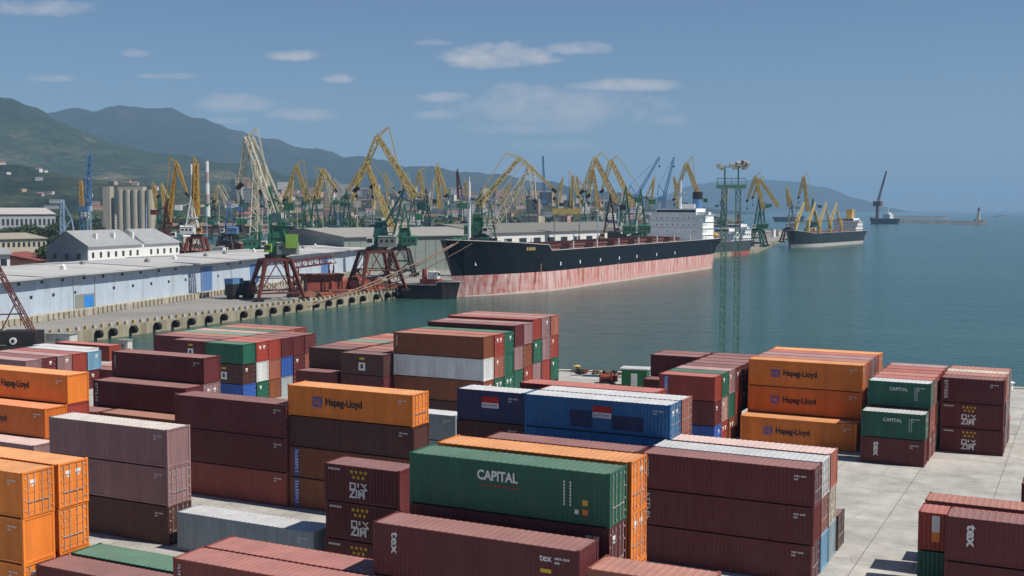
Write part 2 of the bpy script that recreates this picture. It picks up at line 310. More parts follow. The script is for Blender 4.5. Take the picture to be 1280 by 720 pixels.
def hill_mat(name, c1, c2, bare, s):
    m = bpy.data.materials.new(name); m.use_nodes = True; nt = m.node_tree; N, L = nt.nodes, nt.links
    bs = N['Principled BSDF']; bs.inputs['Roughness'].default_value = .95; bs.inputs['Specular IOR Level'].default_value = .1
    tcn = N.new('ShaderNodeTexCoord'); n1 = N.new('ShaderNodeTexNoise'); n1.inputs['Scale'].default_value = s; n1.inputs['Detail'].default_value = 10; n1.inputs['Roughness'].default_value = .65
    L.new(tcn.outputs['Object'], n1.inputs['Vector']); cr = N.new('ShaderNodeValToRGB'); e = cr.color_ramp.elements
    e[0].position = .38; e[0].color = (*c1, 1); e[1].position = .56; e[1].color = (*c2, 1)
    x = e.new(.72); x.color = (*bare, 1); L.new(n1.outputs['Fac'], cr.inputs['Fac'])
    n5 = N.new('ShaderNodeTexNoise'); n5.inputs['Scale'].default_value = .035; n5.inputs['Detail'].default_value = 6; n5.inputs['Roughness'].default_value = .75; L.new(tcn.outputs['Object'], n5.inputs['Vector'])
    r5 = N.new('ShaderNodeMapRange'); r5.inputs[1].default_value = .35; r5.inputs[2].default_value = .65; r5.inputs[3].default_value = .45; r5.inputs[4].default_value = 1.7; L.new(n5.outputs['Fac'], r5.inputs[0])
    s5 = N.new('ShaderNodeVectorMath'); s5.operation = 'SCALE'; L.new(cr.outputs[0], s5.inputs[0]); L.new(r5.outputs[0], s5.inputs['Scale']); L.new(s5.outputs[0], bs.inputs['Base Color'])
    n2 = N.new('ShaderNodeTexNoise'); n2.inputs['Scale'].default_value = s*14; n2.inputs['Detail'].default_value = 6; L.new(tcn.outputs['Object'], n2.inputs['Vector'])
    bp = N.new('ShaderNodeBump'); bp.inputs['Strength'].default_value = 1; bp.inputs['Distance'].default_value = 12; L.new(n2.outputs['Fac'], bp.inputs['Height']); L.new(bp.outputs[0], bs.inputs['Normal'])
    return m
H1 = hill_mat('near_hill_scrub', (.012, .024, .012), (.028, .042, .019), (.17, .13, .08), .0016)
H2 = hill_mat('far_hill_forest', (.010, .017, .012), (.018, .025, .015), (.05, .045, .03), .0008)
H0 = hill_mat('foothill_trees', (.013, .022, .011), (.045, .052, .024), (.22, .18, .12), .0045)
def hm(D, tab): return [(k, (262-y)*D/FPX+CAM_H) for k, y in tab]
hills('far_ridge', 8200, 1700, hm(8200, [(-300, 158), (30, 173), (68, 154), (108, 144), (140, 147), (165, 141), (215, 145), (250, 156), (300, 169), (345, 181), (400, 192), (450, 203), (520, 215), (600, 225), (680, 233), (760, 243), (830, 254), (900, 264)]), -300, 900, 220, 50, H2, 90)
hills('cape_ridge', 14500, 1500, hm(14500, [(800, 262), (830, 243), (870, 231), (905, 227), (950, 225), (985, 227), (1020, 234), (1055, 246), (1080, 256), (1110, 265)]), 800, 1150, 90, 24, H2, 25)
hills('near_hill', 4600, 1250, hm(4600, [(-400, 60), (-60, 102), (0, 125), (30, 135), (68, 156), (105, 169), (150, 186), (210, 199), (300, 213), (380, 227), (450, 240), (540, 253), (640, 263)]), -400, 640, 240, 60, H1, 60)
foot = hills('foothill', 2500, 620, hm(2500, [(-300, 214), (-60, 210), (30, 208), (60, 216), (100, 222), (150, 228), (220, 234), (320, 240), (440, 246), (600, 251), (760, 258), (860, 264)]), -300, 860, 220, 30, H0, 10)

# ------------------------------------------------------------------ shipping containers
W = 2.438
def corr(bb, x0, x1, z0, z1, y, dy, n, m=0, flip=1):
    """trapezoid corrugated wall between x0..x1 at y, ribs dy deep"""
    p = (x1-x0)/n
    prof = []
    for i in range(n):
        s = x0+i*p; prof += [(s, y), (s+p*.26, y), (s+p*.5, y+dy), (s+p*.76, y+dy)]
    prof.append((x1, y))
    for (xa, ya), (xb, yb) in zip(prof, prof[1:]): bb.quad((xa, ya, z0), (xb, yb, z0), (xb, yb, z1), (xa, ya, z1), m)
def corr_y(bb, y0, y1, z0, z1, x, dx, n, m=0):
    p = (y1-y0)/n; prof = []
    for i in range(n):
        s = y0+i*p; prof += [(s, x), (s+p*.26, x), (s+p*.5, x+dx), (s+p*.76, x+dx)]
    prof.append((y1, x))
    for (ya, xa), (yb, xb) in zip(prof, prof[1:]): bb.quad((xa, ya, z0), (xb, yb, z0), (xb, yb, z1), (xa, ya, z1), m)
CM = {}
def cmesh(L, h):
    key = (L, h)
    if key in CM: return CM[key]
    d = {}; x = L/2; y = W/2
    f = MB()
    for sx in (-1, 1):
        for sy in (-1, 1):
            xa, xb = sorted((sx*x, sx*(x-.14))); ya, yb = sorted((sy*y, sy*(y-.14)))
            f.box(xa, xb, ya, yb, .11, h-.11)
            for zc in (0, h-.118):                       # corner castings, a little proud
                xa2, xb2 = sorted((sx*(x+.004), sx*(x-.178))); ya2, yb2 = sorted((sy*(y+.004), sy*(y-.16)))
                f.box(xa2, xb2, ya2, yb2, zc, zc+.118)
    for sy in (-1, 1):
        ya, yb = sorted((sy*(y-.01), sy*(y-.07)))
        f.box(-x+.14, x-.14, ya, yb, .07, .2); f.box(-x+.14, x-.14, ya, yb, h-.13, h-.05)
    for sx in (-1, 1):
        xa, xb = sorted((sx*(x-.01), sx*(x-.08)))
        f.box(xa, xb, -y+.14, y-.14, .03, .17); f.box(xa, xb, -y+.14, y-.14, h-.12, h-.02)
    f.box(-x+.1, x-.1, -y+.08, y-.08, .12, .16)
    d['frame'] = f.mesh('container_frame', None)
    s = MB(); corr(s, -x+.14, x-.14, .2, h-.13, -.0, .036, int(round((L-.28)/.278))); d['side'] = s.mesh('container_side', None)
    e = MB(); corr_y(e, -y+.14, y-.14, .17, h-.12, -.04, -.036, 9); d['end'] = e.mesh('container_end', None)
    r = MB(); n = int(round(L/.42)); px0 = -x+.09; p = (L-.18)/n
    pr = []
    for i in range(n):
        s0 = px0+i*p; pr += [(s0, h-.055), (s0+p*.55, h-.055), (s0+p*.65, h-.035), (s0+p*.9, h-.035)]
    pr.append((px0+n*p, h-.055))
    for (xa, za), (xb, zb) in zip(pr, pr[1:]): r.quad((xa, -y+.06, za), (xb, -y+.06, zb), (xb, y-.06, zb), (xa, y-.06, za))
    d['roof'] = r.mesh('container_roof', None)
    hw = (W-.28)/2-.012
    dm = MB(); dm.box(-.05, 0, -hw, 0, .17, h-.12, 0)
    zt = h-.12
    for k in range(4):
        z0 = .17+(zt-.17)*(.06+k*.235); dm.box(0, .018, -hw+.1, -.1, z0, z0+(zt-.17)*.17, 0)
    for k in range(4):
        z0 = .17+(zt-.17)*(.1+k*.26); dm.box(0, .05, -hw-.005, -hw+.11, z0, z0+.09, 1)      # hinges
    dm.quad((.021, -.62, h-.78), (.021, -.2, h-.78), (.021, -.2, h-.55), (.021, -.62, h-.55), 2)
    dm.quad((.021, -.5, h-.98), (.021, -.24, h-.98), (.021, -.24, h-.86), (.021, -.5, h-.86), 2)
    d['door'] = dm.mesh('container_door', [None, None, None])
    dm2 = MB(); dm2.v = [(a_, -b_, c_) for a_, b_, c_ in dm.v]; dm2.f = [tuple(reversed(q)) for q in dm.f]; dm2.m = list(dm.m); 
    d['door2'] = dm2.mesh('container_door', [None, None, None])
    lb = MB()
    for yy in (-hw*.28, -hw*.72):
        lb.tube((.055, yy, .1), (.055, yy, h-.07), .021, k=6)
        for zz in (.2, .95, h-.9, h-.3): lb.box(.018, .075, yy-.05, yy+.05, zz, zz+.08)
        lb.box(.05, .08, yy-.02, yy+.34, .95, 1.0)
    d['bars'] = lb.mesh('locking_bars', None)
    lb2 = MB(); lb2.v = [(a_, -b_, c_) for a_, b_, c_ in lb.v]; lb2.f = [tuple(reversed(q)) for q in lb.f]; lb2.m = list(lb.m)
    d['bars2'] = lb2.mesh('locking_bars', None)
    CM[key] = d; return d
for_all = []
def inst(name, me, mats, parent, loc=(0, 0, 0), rz=0.0):
    o = bpy.data.objects.new(name, me); COL.objects.link(o); o.parent = parent; o.location = loc; o.rotation_euler = (0, 0, rz)
    if not isinstance(mats, (list, tuple)): mats = [mats]
    if len(me.materials) == 0: me.materials.append(None)
    while len(me.materials) < len(mats): me.materials.append(None)
    for i, mm in enumerate(mats):
        o.material_slots[i].link = 'OBJECT'; o.material_slots[i].material = mm
    return o

TXT = {}
def text_mesh(s, size, bold=0.0, space=1.0):
    key = (s, size, bold)
    if key in TXT: return TXT[key]
    cu = bpy.data.curves.new('lettering', 'FONT'); cu.body = s; cu.size = size; cu.offset = bold; cu.align_x = 'LEFT'; cu.align_y = 'BOTTOM'; cu.resolution_u = 3; cu.space_character = space
    to = bpy.data.objects.new('tmp_lettering', cu); COL.objects.link(to); bpy.context.view_layer.update()
    me = bpy.data.meshes.new_from_object(to.evaluated_get(bpy.context.evaluated_depsgraph_get())); me.materials.clear()
    bpy.data.objects.remove(to); TXT[key] = me; return me
def letters(parent, s, x, z, size, m, vert=False, bold=.01, name='lettering', stretch=1.0):
    """writing on the long side facing -V of a container"""
    me = text_mesh(s, size, bold)
    o = inst(name, me, m, parent, (x, -W/2-.006, z))
    if vert: o.rotation_euler = (math.pi/2, math.pi/2, 0)
    else: o.rotation_euler = (math.pi/2, 0, 0)
    o.scale = (stretch, 1, 1)
    return o
def flatmesh(name, polys, m, parent, x=0, z=0, yo=-.006):
    bb = MB()
    for pl in polys: bb.poly([(x+p[0], -W/2+yo, z+p[1]) for p in pl])
    return bb.build(name, m, parent)
def rect(x0, x1, z0, z1): return [(x0, z0), (x1, z0), (x1, z1), (x0, z1)]
def star(cx, cz, r):
    o = []
    for k in range(10):
        a = math.pi/2+k*math.pi/5; q = r if k % 2 == 0 else r*.45; o.append((cx+q*math.cos(a), cz+q*math.sin(a)))
    c = (cx, cz); return [[c, o[k], o[(k+1) % 10]] for k in range(10)]
def small_codes(t, L, h, m=None):
    """the small, unreadable number rows at the end of a side"""
    pl = []; r = random.Random(int(L*100+h*1000+t.location.x*7)); x0 = L/2-1.35
    for row, (zz, n) in enumerate(((h-.62, 8), (h-.84, 3))):
        x = x0
        for i in range(n): pl.append(rect(x, x+.055, zz, zz+.12)); x += .095 + (.06 if i == 3 else 0)
    flatmesh('number_row', pl, m or M_mark, t)
def worn_word(t, x, z, length, size, m, vert=True, seed=1):
    """a row of letter-like strokes too worn and small to read"""
    r = random.Random(seed); n = max(4, int(length/(size*.82))); p = length/n; pl = []
    for i in range(n):
        a0, a1 = i*p, i*p+p*.72; s_ = size; q = r.randrange(4)
        st = [(a0, a0+.22*p, 0, s_)] if q != 3 else [(a0+.25*p, a0+.47*p, 0, s_)]
        if q in (0, 1): st += [(a0, a1, s_*.78, s_), (a1-.2*p, a1, s_*.3, s_)]
        if q in (1, 2): st += [(a0, a1, 0, s_*.2), (a0, a1, s_*.42, s_*.58)]
        if q == 3: st += [(a0, a1, s_*.8, s_)]
        for (u0, u1, w0, w1) in st:
            pl.append(rect(x+w0, x+w1, z-u1, z-u0) if vert else rect(x+u0, x+u1, z+w0, z+w1))
    return flatmesh('lettering', pl, m, t, yo=-.012)
def deco(t, kind, L, h):
    if kind == 'hl':
        s = h/2.6
        flatmesh('logo', [rect(-3.55, -2.65, h*.5-.38, h*.5+.42)], M_blue, t)
        flatmesh('logo_stroke', [rect(-3.42, -3.3, h*.5-.28, h*.5+.32), rect(-3.12, -3.0, h*.5-.28, h*.5+.32), rect(-3.3, -3.12, h*.5-.05, h*.5+.07), rect(-2.92, -2.8, h*.5-.28, h*.5+.32), rect(-2.8, -2.7, h*.5-.28, h*.5-.17)], PM['O'], t, yo=-.010)
        letters(t, 'Hapag-Lloyd', -2.3, h*.5-.34, .84, M_blk, bold=.026, stretch=.86)
    elif kind == 'cap':
        letters(t, 'CAPITAL', -1.75, h-1.22, .74, M_mark, bold=.024, stretch=.86)
        flatmesh('underline', [rect(-1.65, .85, h-1.40, h-1.35)], M_red, t)
        flatmesh('data_panel', [rect(3.45+i*.12, 3.53+i*.12, .95+j*.17, 1.08+j*.17) for i in (0, 3) for j in range(8)], M_mark, t)
        flatmesh('warning_sticker', [rect(4.55, 4.85, 1.05, 1.35)], M_yel, t); flatmesh('warning_sticker', [rect(4.55, 4.85, .55, .85)], mat_orsticker, t)
        flatmesh('notice_sticker', [rect(4.1, 4.32, .55, .8)], M_mark, t)
    elif kind == 'curt':
        letters(t, 'CAPITAL', -.95, h-1.0, .46, M_mark, bold=.01)
        flatmesh('data_panel', [rect(1.5+i*.1, 1.57+i*.1, .8+j*.19, .92+j*.19) for i in (0, 2) for j in range(7)], M_mark, t)
    elif kind == 'zim':
        x0 = -.95; z0 = .28; sc = 1.55/1.55
        pl = []
        for i in range(4): pl += star(x0+.17+i*.37, h-.42, .17)
        for i in range(3): pl += star(x0+.34+i*.37, h-.78, .17)
        flatmesh('star', pl, M_yel, t)
        # the square, tick and crossed shapes above the name
        z1 = z0+.66
        flatmesh('logo', [rect(x0, x0+.12, z1, z1+.5), rect(x0+.12, x0+.4, z1, z1+.1), rect(x0+.12, x0+.5, z1+.4, z1+.5), rect(x0+.4, x0+.5, z1, z1+.4),
                  rect(x0+.62, x0+.75, z1+.22, z1+.5), [(x0+.86, z1+.5), (x0+1.0, z1+.5), (x0+1.42, z1+.1), (x0+1.28, z1+.1)], [(x0+1.28, z1+.5), (x0+1.42, z1+.5), (x0+1.16, z1+.24), (x0+1.08, z1+.3)], rect(x0+.86, x0+1.42, z1, z1+.1)], M_mark, t)
        letters(t, 'ZIM', x0-.03, z0-.02, .80, M_mark, bold=.024, stretch=.96)
        flatmesh('number_row', [rect(-L/2+.35+i*.11, -L/2+.42+i*.11, h-.42, h-.28) for i in range(9)], M_mark, t)
    elif kind == 'tex':
        letters(t, 'tex', -L/2+1.15, h-.45, .78, M_mark, vert=True, bold=.03, stretch=1.3)
    elif kind == 'texbig':
        letters(t, 'tex', -L/2+1.05, h-.42, .66, M_mark, vert=True, bold=.012, stretch=1.35)
        letters(t, 'tex', 3.9, h-.85, .5, M_mark, bold=.01); flatmesh('sticker', [rect(3.95, 4.55, h-1.35, h-1.15)], M_yel, t)
    elif kind == 'vname':
        worn_word(t, -L/2+.32, h-.3, 1.95, .36, M_mark, seed=int(abs(t.location.x)*3))
    elif kind == 'vsmall':
        worn_word(t, -L/2+.36, h-.35, 1.35, .2, M_mark, seed=int(abs(t.location.x)*5))
    elif kind == 'flag':
        x0 = -.2 if L > 8 else -.75
        flatmesh('red_band', [rect(x0, x0+1.55, h*.56+.12, h*.56+.62)], M_red, t)
        flatmesh('white_band', [rect(x0, x0+1.55, h*.56-.3, h*.56+.12)], M_mark, t)
        worn_word(t, x0+.12, h*.56-.18, 1.3, .16, M_blue, vert=False, seed=4)
        if L > 8:
            flatmesh('dark_patch', [rect(x0-1.9, x0-.1, .35, h*.56+.2)], PM['n'], t, yo=-.004); flatmesh('dark_patch', [rect(x0+1.6, x0+4.1, .35, h*.56)], PM['n'], t, yo=-.004)
    elif kind == 'stripe':
        flatmesh('blue_stripe', [rect(-L/2+.52, -L/2+1.0, .2, h-.12)], M_blue, t)
        worn_word(t, -L/2+.64, h-.25, 2.0, .30, M_mark, seed=9)
    elif kind == 'ostripe':
        flatmesh('stripe', [rect(-L/2+.85, -L/2+1.35, h*.5, h-.2)], M_mark, t); flatmesh('stripe', [rect(-L/2+.85, -L/2+1.35, h*.25, h*.5)], PM['o'], t)
    elif kind == 'lb':
        flatmesh('label', [rect(-.5, .45, .55, 1.5)], M_mark, t); flatmesh('emblem', [rect(-.22, .12, .8, 1.3)], M_blk, t, yo=-.010); flatmesh('star', [rect(-.4, .35, 1.85, 2.1)], M_yel, t)
mat_orsticker = mat('orange_sticker', (.7, .2, .03), .6, rand=0)
NCONT = 0
def container(a0, b0, z0, L, h, code, end, label, group, roof=None, marks=(), near=True, jit=.05):
    """a0,b0: corner of the plan in the yard's row grid; end: d = doors on the sunny end, p = plain panel there"""
    global NCONT; NCONT += 1
    a0 += rnd.uniform(-jit, jit); b0 += rnd.uniform(-jit, jit)*.6
    rz = -TH
    t = thing('shipping_container', label, 'container', P3(a0+L/2, b0+W/2, z0), group, rz)
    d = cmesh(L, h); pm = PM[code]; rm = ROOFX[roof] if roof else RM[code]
    inst('frame', d['frame'], pm, t)
    inst('side_wall', d['side'], pm, t, (0, -W/2+.012, 0)); inst('side_wall', d['side'], pm, t, (0, W/2-.012, 0), math.pi)
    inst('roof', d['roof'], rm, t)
    dx, ex = (1, -1) if end == 'd' else (-1, 1)
    inst('end_wall', d['end'], pm, t, (ex*(L/2), 0, 0), 0 if ex > 0 else math.pi)
    for nm, bars, sgn in (('door', 'bars', 0), ('door2', 'bars2', 0)):
        q = inst('door', d[nm], [pm, M_bar if rnd.random() < .7 else pm, M_mark if rnd.random() < .33 else pm], t, (dx*(L/2-.06), 0, 0), 0 if dx > 0 else math.pi)
        if near: inst('locking_bars', d[bars], M_bar, q)
    for k in marks: deco(t, k, L, h)
    if near and not any(k in ('zim', 'cap') for k in marks): small_codes(t, L, h)
    return t
STD, HC, LOW = 2.591, 2.896, 2.438
TN = {1: ['only'], 2: ['bottom', 'top'], 3: ['bottom', 'middle', 'top'], 4: ['bottom', 'second', 'third', 'top']}
RN = ['front', 'second', 'third', 'fourth', 'fifth', 'sixth', 'seventh', 'eighth']
def block(where, aL, L, rows, bs, near=True, hide=None, group=None, pitch=2.6, h=STD):
    """rows of stacks; every tier is 'code end [height] [extras]'"""
    if not isinstance(bs, (list, tuple)): bs = [bs+pitch*i for i in range(len(rows))]
    for i, (row, bb) in enumerate(zip(rows, bs)):
        z = 0
        for j, spec in enumerate(row):
            sp = spec.split(); code = sp[0][0]; end = sp[0][1] if len(sp[0]) > 1 else rnd.choice('dpd')
            hh = HC if 'h' in sp else (LOW if 'low' in sp else h)
            roof = next((k for k in sp if k in ROOFX), None); marks = [k for k in sp[1:] if k in ('hl', 'cap', 'curt', 'zim', 'tex', 'texbig', 'vname', 'vsmall', 'flag', 'stripe', 'ostripe', 'lb')]
            if not (hide and hide(i, j, len(row))):
                al = aL + (float(next((k[1:] for k in sp if k[0] == '@'), 0)))
                cw = PAINT[code][0]
                if roof: cw += ' ' + {'cream': 'cream-roofed', 'white': 'white-roofed', 'pinkwhite': 'pink-white-roofed'}[roof]
                rowtxt = '' if len(rows) == 1 else f', {RN[i]} row'
                tier = TN[len(row)][j]
                label = (f'{cw} container{rowtxt}, ' + (f'{tier} tier, ' if tier != 'only' else '')) + where
                container(al, bb, z, L, hh, code, end, label, group or 'shipping containers stacked in the yard', roof, marks, near)
            z += hh
L4, L2 = 12.192, 6.058
# --- nearest stacks, along the bottom of the view
block('orange block with grey door bars', -70.8, L4, [['od h', 'op h', 'od h'], ['od h', 'od h', 'od h']], [49.6, 52.4])
block('low pair beside the orange door block', -58.3, L4, [['mp h'], ['gd h']], [50.2, 52.95])
block('low red twin rows before the grey container', -46.3, L4, [['Rd', 'Rd vsmall'], ['Rd', 'Rd']], [49.4, 51.95])
block('stack with tall white letters below the two-star-row stack', -34.5, L4, [['md', 'gd', 'mp h texbig']], [52.1])
block('block with large green white-lettered top', -34.3, L4, [['md', 'Md h', 'md h', 'gd h cap'], ['od', 'od h', 'od h', 'od h']], [55.5, 58.7])
block('short stack under the lettered brown container', -21.95, L2, [['sd low', 'sp low', 'sp low']], [52.1])
block('cream-roofed stack beside the orange doors', -72.9, L4, [['Md h', 'ld h', 'lp h cream']], [64.4])
block('lone container lying low between tall stacks', -59.4, L4, [['kp h white']], [63.8])
block('short starred stack before the green-topped block', -46.4, L2, [['md zim', 'mp zim', 'mp zim']], [64.1])
block('stack behind the orange roof', -40.9, L4, [['mp', 'mp', 'md']], [77.0])
block('maroon three-high block standing on the open concrete', -28.4, L4, [['md', 'mp vname', 'md vsmall'], ['Bp', 'sd', 'wd white'], ['kp', 'cd', 'sp pinkwhite'], ['Md']], [77.1, 79.75, 82.6, 85.6])
block('tall stack under the single orange top', -59.8, L4, [['tp stripe', 'tp stripe', 'Mp', 'od hl']], [77.6])
block('plain dark stack beside the single orange top', -71.95, L4, [['Rp h', 'mp h', 'md h']], [77.3])
block('short stack beside the blue long containers', -46.35, L2, [['Mp', 'Mp', 'Mp', 'np white flag']], [82.4])
block('block of long blue containers', -40.2, L4, [['bp', 'bp', 'bp', 'bd white flag'], ['sp', 'sd', 'sd', 'sd white'], ['rp @-3', 'rp @-3', 'rp @-3', 'rp @-3']], [82.4, 85.0, 87.7])
block('pink-roofed stack behind the orange door block', -90.9, L4, [['lp', 'lp pinkwhite']], [67.9])
block('orange pair of stacks cut by the picture edge', -92.4, L4, [['Op', 'Op', 'Op hl'], ['Rp', 'sp', 'rp', 'op hl']], [70.4, 72.9])
block('stepped maroon stacks behind the cream-roofed stack', -86.1, L4, [['mp', 'tp'], ['md @-3.6', 'md @-3.6', 'mp @-3.6 vname'], ['md @-3.8', 'md @-3.8', 'ld @-3.8', 'mp @-3.8 vsmall']], [82.3, 84.8, 87.5], near=True)
block('low stack before the orange hooped top', -98.5, L4, [['pp', 'mp']], [82.0])
block('low short maroon row behind the orange stack', -126.6, L2, [['mp'], ['sp']], [118.2, 121.0], near=False)
block('low far rows near the dark crawler crane', -135.9, L4, [['mp', 'lp'], ['md', 'md'], ['md', 'ld'], ['cd', 'rp'], ['md', 'Bd white']], [105.7, 107.9+.3, 110.9, 113.5, 116.2], near=False)
block('low row behind the far pale blue container', -155.3, L4, [['wd'], ['rp']], [134.2, 139.0], near=False)
# --- middle blocks by the water
block('mixed short block with green front top', -102.2, L2, [['vd', 'Md lb', 'gp'], ['gd', 'wd', 'rd'], ['td', 'sp', 'rp'], ['yp', 'vd', 'mp'], ['md', 'md', 'mp'], ['md', 'sp', 'md']], 115.6, near=False)
block('single short stack left of the green-topped block', -108.4, L2, [['mp', 'mp', 'mp lb']], [116.3], near=False)
block('long flat block behind the green-topped block', -114.5, L4, [['mp', 'mp', 'mp'], ['mp', 'mp', 's'], ['mp', 'mp', 'G'], ['mp', 'mp', 'p'], ['mp', 'mp', 'g'], ['mp', 'mp', 's'], ['mp', 'mp', 'R']], 119.2, near=False, hide=lambda i, j, n: i > 1 and j < 1)
block('dark low block between mixed block and white band', -87.4, L2, [['mp', 'mp'], ['mp', 'mp', 'Mp'], ['mp', 'mp', 'm'], ['m', 'm', 's'], ['m', 'm', 'G'], ['m', 'm', 's'], ['m', 'm', 'r'], ['m', 'm', 's']], 115.0, near=False, hide=lambda i, j, n: i > 1 and j < 1)
block('dark low block with a square white label', -80.7, L2, [['mp', 'mp', 'Mp lb'], ['m', 'm', 'm'], ['m', 'm', 's'], ['m', 'm', 'm'], ['m', 'm', 'r'], ['m', 'm', 's'], ['m', 'm', 's'], ['m', 'm', 'r']], 115.0, near=False, hide=lambda i, j, n: i > 1 and j < 1)
block('big block over the blue containers', -74.4, L4, [['Md', 'td', 'wp', 'tp vsmall'], ['gd', 'gd', 'sd', 'rd'], ['md', 'gd', 'gd', 'gd'], ['gd h', 'gd', 'ld h', 'mp'], ['rd h', 'rd', 'td h', 'ld'], ['md h', 'ld h', 'gd h', 'rp'], ['rd h', 'rd h', 'ld h', 'ld'], ['md h', 'gd h', 'rd h', 'sd']], 116.9, near=False, pitch=2.61)
block('short grey stack behind the single orange top', -60.4, L2, [['kp', 'kp white']], [96.3])
# --- blocks on the right, by the open concrete
block('red-fronted block under the floodlight mast', -40.6, L2, [['vd', 'md', 'rp stripe'], ['rd', 'pd', 'gd'], ['td', 'gd', 'ld'], ['md', 'rd', 'md'], ['m', 'm', 'm'], ['m', 'm', 'm'], ['m', 'm', 'm'], ['m', 'm', 'm']], 115.5, near=False, hide=lambda i, j, n: i > 3 and j < 1)
block('small dark block beside the red-fronted block', -46.9, L2, [['mp', 'mp'], ['md', 'md', 'mp'], ['m', 'm', 'm']], 127.9, near=False)
block('orange lettered block by the water', -33.6, L4, [['od h hl'], ['od h', 'Od h hl', 'od h hl'], ['m h', 'm h', 's h'], ['m h', 'm h', 'ld h'], ['m h', 'm h', 'r h'], ['m h', 'm h', 'o h']], [121.9, 124.8, 127.4, 130.0, 132.6, 135.2], near=True)
block('short block with two green fronts', -20.2, L2, [['mp tex', 'gd curt white'], ['rd', 'rd', 'gd curt white'], ['rd', 'sp', 'rd'], ['rd', 'rd', 'sp'], ['s', 's', 'r'], ['r', 'm', 'r'], ['m', 'm', 'ld']], [117.6, 120.9, 123.5, 126.1, 128.7, 131.3, 133.9])
block('short starred block at the quay corner', -13.8, L2, [['mp zim', 'mp zim', 'mp vname'], ['md', 'ld', 'sp'], ['md', 'md', 'cd'], ['rd', 'sd', 'sd']], 126.6)
block('stacks cut by the bottom corner', -9.9, L4, [['mp @2.0 h', 'mp @2.0 h tex'], ['gp', 'rp ostripe'], ['mp', 'sp'], ['mp']], [76.7, 79.5, 83.0, 85.75])
block('lone stack at the picture side on bare concrete', -4.2, L4, [['mp', 'mp']], [91.0])
print('containers', NCONT)

# ------------------------------------------------------------------ floodlight mast on the yard's quay
M_mast = mat('mast_green', (.15, .29, .22), .6, dirt=(.05, .09, .07), dirt_amt=.3, rand=0)
M_lampg = mat('floodlight_glass', (.5, .52, .5), .3, rand=0)
def floodmast(px, D, ztop):
    base = at(px, 300, D); base.z = 0
    t = thing('floodlight_mast', 'tall twin-column green lattice floodlight mast rising behind the yard containers', 'light mast', base, rz=-.2)
    for s in (-1, 1):
        m = MB(); m.truss((s*.98, 0, 0), (s*.98, 0, ztop-3.2), 0.8, .7, 26, .095, side=(1, 0, 0)); m.build('lattice_column', M_mast, t)
    m = MB(); m.box(-2.1, 2.1, -1.0, 1.0, ztop-3.6, ztop-3.1)
    for s in (-1, 1):
        m.tube((s*2.0, -.95, ztop-2.2), (s*2.0, .95, ztop-2.2), .04); m.tube((-2.0, s*.95, ztop-2.2), (2.0, s*.95, ztop-2.2), .04)
        for x in (-2, -1, 0, 1, 2): m.tube((x, s*.95, ztop-3.1), (x, s*.95, ztop-2.2), .035)
        m.tube((s*.95, 0, ztop-3.1), (s*.95, 0, ztop-.4), .16)
    m.build('platform', M_mast, t)
    for (x, z, n, yaw) in ((-1.55, ztop-.4, 2, -.6), (.2, ztop-.3, 2, .1), (1.1, ztop-.1, 3, .5), (1.9, ztop+.1, 2, .9)):
        for k in range(n):
            lm = MB(); Mx = Matrix.Translation((x+k*.45-.2, -.4+.5*k, z-.25*k)) @ Matrix.Rotation(yaw, 4, 'Z') @ Matrix.Rotation(R(35), 4, 'X')
            lm.box(-.33, .33, -.25, .2, -.28, .28, 0, Mx); fl = lm.build('floodlight', CR['gry'], t)
            g2 = MB(); g2.box(-.29, .29, -.27, -.255, -.24, .24, 0, Mx); g2.build('lamp_glass', M_lampg, fl)
    m = MB(); m.box(-1.8, 1.8, -.1, .1, ztop-.62, ztop-.5); m.build('lamp_bar', M_mast, t)
floodmast(913, 167, 31.6)

# ------------------------------------------------------------------ things on the yard's quay edge
def along(p, q, t): return Vector(p)*(1-t)+Vector(q)*t
e1 = (C_-B_).normalized(); n1_ = Vector((-e1.y, e1.x, 0)) * -1
def hut(px, py, D, w, d, h, wallm, roofm, label, cat, z=0):
    p = at(px, py, D); p.z = z
    t = thing('quay_hut', label, cat, p, rz=-TH+.18)
    m = MB(); m.box(-w/2, w/2, -d/2, d/2, 0, h); m.build('wall', wallm, t)
    m = MB(); m.box(-w/2-.25, w/2+.25, -d/2-.25, d/2+.25, h, h+.18); m.build('roof', roofm, t)
    m = MB(); m.box(-.45, .45, -d/2-.03, -d/2-.002, .05, 2.0); m.build('door', CR['wht'], t)
    m = MB(); m.box(w/2+.002, w/2+.03, -.6, .5, 1.0, 1.9); m.build('window', CR['glass'], t)
hut(796, 470, 163, 3.6, 2.4, 2.5, mat('hut_green', (.02, .16, .06), .6), ROOFX['white'], 'small green quay hut with a flat white roof behind the blue containers', 'hut')
b = thing('mooring_machine', 'small rust-red steel winch block standing at the water edge beside the green hut', 'winch', at(760, 475, 166) * Vector((1, 1, 0)) if False else Vector((at(760, 475, 166).x, 166, 0)), rz=-.3)
m = MB(); m.box(-1, 1, -.7, .7, 0, .35); m.build('base_plate', CR['drk'], b)
m = MB(); m.tube((-.8, 0, .8), (.8, 0, .8), .5, k=12); m.tube((-.85, 0, .8), (-.75, 0, .8), .75, k=12); m.tube((.75, 0, .8), (.85, 0, .8), .75, k=12); m.build('drum', CR['red2'], b)
m = MB(); m.box(-1.05, -.85, -.4, .4, .3, 1.3); m.box(.85, 1.5, -.4, .4, .3, 1.2); m.build('frame', CR['red'], b)
